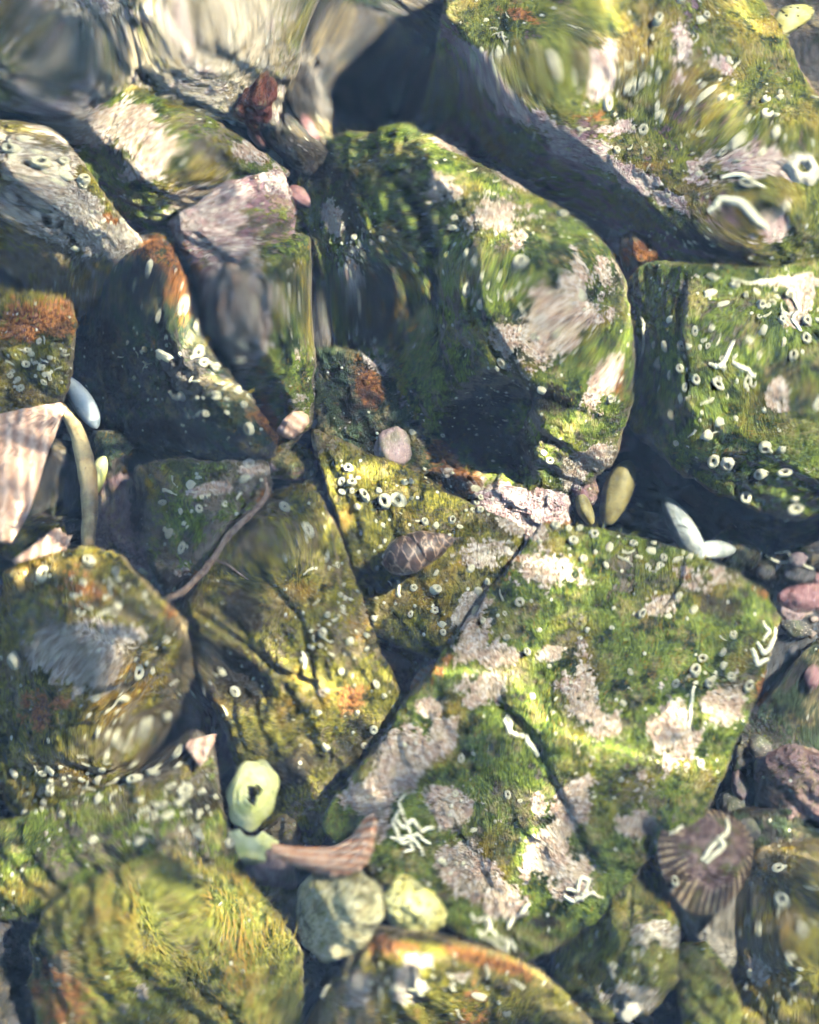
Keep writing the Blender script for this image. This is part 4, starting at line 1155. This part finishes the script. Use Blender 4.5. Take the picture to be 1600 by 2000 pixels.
# ------------------------------------------------------------------ worm tubes: rings and squiggles grown onto the stones
def ring_mesh(seed, tall):
    rr = random.Random(seed); nu = 14; V = []
    prof = [(1.0, -0.35), (1.0, 0.25 * tall), (0.84, 0.58 * tall), (0.55, 0.64 * tall), (0.36, 0.46 * tall), (0.27, 0.0)]
    for i in range(nu):
        an = 2 * math.pi * i / nu
        k_ = 1 + 0.07 * math.sin(2 * an + seed) + rr.uniform(-.03, .03)
        for (a_, b_) in prof: V.append((a_ * k_ * math.cos(an), a_ * k_ * math.sin(an) * (0.9 if seed % 2 else 1.0), b_ + 0.12 * math.sin(an + seed) * (b_ > 0)))
    me = mesh('worm_ring', V, grid_faces(nu, len(prof), True))
    me.materials.append(MAT['tube'])
    return me


def coil_mesh(seed):
    """a tube curled once round with a raised open end"""
    rr = random.Random(seed); pts = []; rad = []
    for i in range(20):
        t = i / 19
        an = t * (5.0 + seed * 0.3); r = 0.25 + 0.62 * t
        pts.append((r * math.cos(an), r * math.sin(an), 0.1 + 0.25 * t)); rad.append(0.18 + 0.14 * t)
    v, f = tube_mesh(pts, rad, 7)
    me = mesh('worm_coil', v, f); me.materials.append(MAT['tube'])
    return me


def cap_mesh(seed):
    rr = random.Random(seed); nu = 9; V = []
    for i in range(nu):
        an = 2 * math.pi * i / nu
        k_ = 1 + rr.uniform(-.22, .22)
        for (a_, b_) in [(0.9, -0.3), (0.8, 0.2), (0.45, 0.5), (0.1, 0.45)]: V.append((a_ * k_ * math.cos(an) * (1 + .3 * (seed % 3)), a_ * k_ * math.sin(an), b_ + rr.uniform(-.08, .08)))
    f = grid_faces(nu, 4, True) + [tuple(i * 4 + 3 for i in range(nu))]
    me = mesh('worm_ring', V, f); me.materials.append(MAT['tube'])
    return me


def dash_mesh(seed):
    rr = random.Random(seed); b_ = rr.uniform(-1, 1)
    pts = [(-1.6 + 3.4 * t, b_ * math.sin(t * 3 + seed), 0.1 + 0.12 * math.sin(t * 5)) for t in np.linspace(0, 1, 9)]
    v, f = tube_mesh(pts, [0.18 + 0.3 * i / 8 + rr.uniform(-.05, .05) for i in range(9)], 6)
    me = mesh('worm_coil', v, f); me.materials.append(MAT['tube'])
    return me


RM = [ring_mesh(i, 0.7 + 0.35 * i) for i in range(5)]
CAPS = [cap_mesh(i) for i in range(5)]
DASH = [dash_mesh(i) for i in range(5)]
CM = [coil_mesh(i) for i in range(3)]
NSET = {}


def settle(px, py, r_px, me=None):
    h = hit(px, py)
    if h is None: return
    loc, nor, o, _ = h
    if NSET.get(o.name, 0) >= 290: return
    NSET[o.name] = NSET.get(o.name, 0) + 1
    me = me or random.choice(RM)
    b = bpy.data.objects.new('worm_ring' if me in RM else 'worm_bud' if me in CAPS else 'worm_tube', me); col.objects.link(b)
    b.cycles.is_caustics_receiver = True
    b.parent = o
    n2 = (nor + Vector((random.uniform(-.25, .25), random.uniform(-.25, .25), 0.25))).normalized()
    q = n2.to_track_quat('Z', 'Y').to_matrix().to_4x4()
    b.matrix_local = o.matrix_world.inverted() @ Matrix.Translation(loc) @ q @ Matrix.Rotation(random.uniform(0, 6.28), 4, 'Z') @ Matrix.Diagonal((r_px * K * random.uniform(.75, 1.25), r_px * K * random.uniform(.75, 1.2), r_px * K * random.uniform(.6, 1.3), 1))


def squiggle(pts, r_px):
    fine_ = []
    for (x0, y0), (x1, y1) in zip(pts[:-1], pts[1:]):
        fine_ += [(x0, y0), ((x0 + x1) / 2 + random.uniform(-.5, .5) * r_px, (y0 + y1) / 2 + random.uniform(-.5, .5) * r_px)]
    pts = fine_ + [pts[-1]]
    hs_ = [hit(x, y) for x, y in pts]
    hs_ = [h for h in hs_ if h is not None]
    if len(hs_) < 3: return
    o = hs_[0][2]
    P3 = [np.array(h[0] + h[1] * r_px * K * 0.3) for h in hs_]
    zz = [p[2] for p in P3]; zm = sorted(zz)[len(zz) // 2]
    P3 = [np.array([p[0], p[1], min(max(p[2], zm - .003), zm + .003)]) for p in P3]
    a = np.array(P3); out = []
    n = len(a) * 5
    for t in np.linspace(0, len(a) - 1, n):
        i = min(int(t), len(a) - 2); f_ = t - i
        p0, p1, p2, p3 = a[max(i - 1, 0)], a[i], a[i + 1], a[min(i + 2, len(a) - 1)]
        out.append(0.5 * ((2 * p1) + (-p0 + p2) * f_ + (2 * p0 - 5 * p1 + 4 * p2 - p3) * f_ ** 2 + (-p0 + 3 * p1 - 3 * p2 + p3) * f_ ** 3))
    inv = o.matrix_world.inverted()
    out = [inv @ Vector(p) for p in out]
    m = len(out)
    v, f = tube_mesh(out, [r_px * K * (0.35 + 0.6 * math.sin(math.pi * min(1, 0.15 + 0.7 * i / m)) + 0.12 * math.sin(i * 1.7) + random.uniform(-.06, .06)) for i in range(m)], 8)
    link('worm_tube', mesh('worm_tube', v, f), MAT['tube'], o)


RINGS = [  # seen one by one: px, py, radius px
    (676, 915, 14), (661, 947, 11), (684, 948, 11), (697, 938, 7), (683, 965, 7), (661, 968, 8), (711, 973, 13), (741, 962, 8), (755, 981, 12), (779, 978, 13), (694, 994, 8), (747, 1022, 7), (792, 945, 8), (806, 942, 7),
    (829, 1018, 8), (850, 1022, 8), (881, 1012, 10), (896, 1026, 8), (935, 990, 9), (930, 948, 9), (938, 965, 7), (815, 1142, 9), (855, 1148, 8), (921, 1112, 9), (937, 1158, 8), (953, 1140, 8), (858, 1185, 8), (872, 1210, 7), (875, 1225, 7), (935, 1190, 8), (812, 1190, 7), (783, 1150, 6),
    (1087, 1022, 9), (1113, 1028, 9), (1135, 1028, 9), (1054, 1057, 9), (1123, 1056, 10), (1142, 1096, 9), (1238, 1060, 9), (1270, 1073, 9), (1292, 1088, 9), (1285, 1105, 7), (1187, 1108, 8), (1195, 1070, 7), (1250, 1210, 10), (1318, 1173, 9), (1345, 1206, 9), (1300, 1215, 7),
    (1320, 1339, 11), (1358, 1319, 9), (1386, 1341, 9), (1415, 1313, 9), (1432, 1332, 9), (1372, 1298, 8), (1430, 1262, 10), (1412, 1290, 8), (1017, 1181, 9), (998, 1245, 6), (1040, 1277, 9), (1051, 1365, 7), (1231, 1317, 8), (919, 1495, 8), (1001, 1564, 6), (1216, 1373, 7), (1372, 1497, 7), (1470, 1350, 11), (1325, 1732, 10), (1150, 1240, 8), (950, 1210, 6), (990, 1200, 6),
    # right boulder
    (1395, 562, 12), (1390, 603, 10), (1435, 580, 9), (1475, 597, 13), (1483, 630, 11), (1288, 718, 12), (1275, 690, 9), (1302, 692, 9), (1340, 690, 10), (1355, 690, 9), (1312, 738, 8), (1335, 728, 9), (1367, 745, 11), (1336, 772, 11), (1320, 798, 7), (1345, 757, 8), (1412, 750, 11), (1388, 830, 13), (1402, 876, 12), (1330, 842, 8), (1500, 853, 15), (1530, 858, 13), (1545, 600, 12), (1570, 690, 11), (1525, 663, 9), (1490, 675, 9), (1470, 745, 11), (1495, 905, 11), (1535, 905, 11), (1550, 950, 10), (1470, 945, 11), (1553, 965, 9), (1455, 605, 8), (1590, 780, 9),
    # slab upper right and middle rock
    (1237, 147, 13), (1250, 222, 11), (1190, 265, 9), (1370, 185, 11), (1400, 197, 11), (1490, 215, 11), (1497, 245, 12), (1455, 275, 14), (1433, 290, 9), (1580, 325, 12), (1200, 372, 9), (982, 134, 9), (921, 140, 9), (945, 370, 7), (875, 470, 8), (908, 518, 9), (1015, 545, 11), (917, 565, 11), (948, 588, 11), (1110, 597, 11), (994, 692, 10), (1065, 735, 10), (1085, 645, 8), (990, 480, 8), (1088, 432, 9), (1170, 170, 13), (1310, 20, 11), (1395, 330, 9), (1480, 360, 13), (1085, 130, 10), (1260, 60, 10), (1350, 60, 9), (1075, 885, 9), (1063, 870, 6), (873, 838, 7), (813, 833, 9), (930, 975, 8), (703, 490, 8), (728, 470, 7), (708, 515, 7), (745, 500, 8), (765, 490, 7), (720, 530, 7),
    # left stones
    (65, 245, 13), (45, 270, 15), (85, 300, 18), (155, 335, 11), (347, 672, 14), (307, 662, 9), (408, 663, 9), (380, 600, 12), (278, 565, 11), (305, 545, 11), (378, 755, 11), (363, 757, 7), (430, 745, 10), (473, 770, 8), (413, 793, 8), (483, 825, 11), (383, 803, 7), (415, 680, 9), (430, 690, 8), (40, 705, 11), (85, 728, 9), (10, 730, 9), (25, 740, 8), (65, 650, 8), (52, 680, 8), (30, 760, 8), (90, 690, 7),
    (395, 1000, 10), (375, 950, 10), (320, 983, 9), (340, 1040, 9), (368, 1065, 10), (472, 940, 10), (545, 1010, 10), (580, 1040, 9), (620, 1222, 9), (682, 1243, 10), (615, 1250, 6), (627, 1185, 7), (655, 1145, 8), (633, 1465, 9), (733, 1430, 9), (715, 1460, 8), (575, 1280, 7), (395, 1322, 9), (415, 1355, 11), (665, 1310, 7), (740, 1340, 9), (755, 1365, 8), (700, 1400, 6),
    (335, 1520, 13), (303, 1550, 11), (318, 1580, 11), (80, 1135, 17), (215, 1120, 12), (165, 1100, 10), (280, 1640, 13), (255, 1480, 12), (250, 1345, 11), (305, 1290, 9), (195, 1620, 10), (60, 1300, 14), (120, 1500, 10), (430, 1660, 9), (370, 1640, 8),
    (1535, 1722, 10), (1535, 1770, 11), (1480, 1860, 7), (1470, 1890, 6), (1560, 1800, 7), (1545, 1830, 7), (1500, 1800, 6)]
for i, (x, y, r) in enumerate(RINGS): settle(x, y, r * random.uniform(0.8, 1.1), random.choice(CAPS) if i % 4 == 3 else None)

# thinner crowds of small ones: centre, spread, count, radius
CROWDS = [(790, 1060, 150, 110, 26, 5), (1280, 1090, 130, 40, 18, 6), (1400, 1330, 90, 60, 12, 5), (1100, 1400, 220, 220, 26, 4.5), (1430, 720, 180, 150, 36, 6), (1530, 600, 60, 90, 16, 8), (1250, 200, 230, 160, 44, 7), (970, 110, 90, 60, 18, 7), (1500, 300, 90, 110, 16, 8), (960, 540, 150, 200, 34, 6), (720, 500, 60, 70, 16, 5),
          (420, 720, 60, 110, 34, 6), (300, 680, 60, 60, 14, 5), (60, 720, 60, 70, 22, 6), (80, 300, 80, 70, 14, 8), (180, 440, 70, 70, 14, 6), (640, 1220, 110, 160, 30, 6), (380, 1000, 90, 70, 14, 6), (250, 1420, 110, 70, 44, 6), (150, 1500, 110, 60, 34, 7), (330, 1560, 80, 70, 24, 7), (190, 1180, 100, 70, 20, 9), (1540, 1850, 60, 110, 18, 4), (960, 800, 100, 100, 60, 2.4), (1330, 480, 100, 40, 18, 4), (860, 1960, 200, 40, 16, 7), (1250, 1850, 70, 70, 8, 6), (900, 1700, 120, 120, 12, 5)]
for (x, y, sx_, sy_, n, r) in CROWDS:
    for k in range(n):
        settle(x + random.gauss(0, .5) * sx_, y + random.gauss(0, .5) * sy_, r * random.uniform(0.6, 1.3), random.choice(RM[:3] + CAPS * 2 + DASH + CM[:1]))

SQ = [([(1241, 640), (1250, 655), (1250, 680), (1248, 705)], 5.5), ([(1430, 562), (1460, 572), (1490, 560), (1520, 555), (1545, 548)], 5.5), ([(1480, 572), (1510, 562), (1540, 560), (1580, 540)], 6), ([(1395, 718), (1415, 722), (1430, 705), (1440, 685)], 6.5), ([(1440, 715), (1470, 730), (1485, 738)], 5.5), ([(1550, 610), (1560, 640), (1545, 660), (1560, 680)], 6),
      ([(1358, 1345), (1354, 1370), (1351, 1400), (1347, 1425)], 5), ([(998, 1415), (1010, 1440), (1035, 1450), (1045, 1470), (1055, 1490)], 7), ([(1000, 1410), (1008, 1425), (1012, 1445)], 8), ([(780, 1600), (800, 1615), (820, 1605), (840, 1620), (868, 1615)], 6), ([(790, 1590), (775, 1610), (790, 1635), (815, 1630), (820, 1650), (800, 1655)], 6), ([(805, 1560), (790, 1580), (800, 1600), (830, 1640), (845, 1660)], 5), ([(770, 1630), (800, 1640), (830, 1625), (860, 1640)], 5),
      ([(935, 1775), (950, 1790), (970, 1785), (975, 1805), (960, 1825), (945, 1820)], 6), ([(970, 1800), (985, 1830), (1005, 1850), (1000, 1870), (985, 1860)], 6.5), ([(950, 1830), (975, 1845), (990, 1865), (1010, 1875)], 5), ([(1000, 1840), (1012, 1850), (1020, 1870)], 6), ([(1115, 1730), (1135, 1735), (1140, 1717), (1155, 1722), (1152, 1745)], 5.5), ([(1112, 1740), (1130, 1750), (1145, 1745), (1155, 1735)], 6), ([(1050, 1748), (1042, 1755), (1034, 1768)], 7), ([(1020, 1780), (1012, 1795), (1008, 1808)], 7),
      ([(1420, 1610), (1425, 1640), (1405, 1660), (1390, 1680), (1375, 1700)], 7), ([(1405, 1650), (1420, 1668), (1400, 1690), (1385, 1705)], 7), ([(1310, 1640), (1325, 1632), (1338, 1622)], 5), ([(1480, 1280), (1495, 1300), (1510, 1285), (1515, 1255)], 7), ([(1470, 1290), (1485, 1315), (1505, 1310), (1520, 1290)], 7), ([(1490, 1240), (1505, 1262), (1492, 1280)], 5.5), ([(1500, 1055), (1530, 1075), (1560, 1070), (1595, 1095)], 6), ([(1520, 1050), (1545, 1045), (1555, 1068)], 5), ([(783, 1125), (786, 1140), (790, 1158)], 5), ([(572, 1262), (580, 1280), (578, 1300)], 5), ([(1150, 1745), (1165, 1740), (1185, 1748)], 3.5),
      ([(1500, 420), (1470, 395), (1440, 390), (1420, 410)], 9), ([(1500, 370), (1470, 345), (1440, 350)], 8)]
for pts, r in SQ: squiggle(pts, r * 0.74)

# ------------------------------------------------------------------ added volume, blue veil standing in for sky mirrored on the water
hm = bpy.data.materials.new('sky_veil'); hm.use_nodes = True
hm.node_tree.nodes.remove(hm.node_tree.nodes['Principled BSDF'])
pv = hm.node_tree.nodes.new('ShaderNodeVolumePrincipled')
pv.inputs['Color'].default_value = (0.30, 0.58, 1.0, 1); pv.inputs['Density'].default_value = 0.013
hm.node_tree.links.new(pv.outputs[0], hm.node_tree.nodes['Material Output'].inputs['Volume'])
def hbox(lo, hi):
    v = [(x, y, z) for x in (lo[0], hi[0]) for y in (lo[1], hi[1]) for z in (lo[2], hi[2])]
    f = [(0,1,3,2),(4,6,7,5),(0,4,5,1),(2,3,7,6),(0,2,6,4),(1,5,7,3)]
    return mesh('veil', v, f, False)
hz = link('veil', hbox((-4.0, -4.0, -1.4), (4.0, 4.0, 0.72)), hm); hz['kind'] = 'stuff'
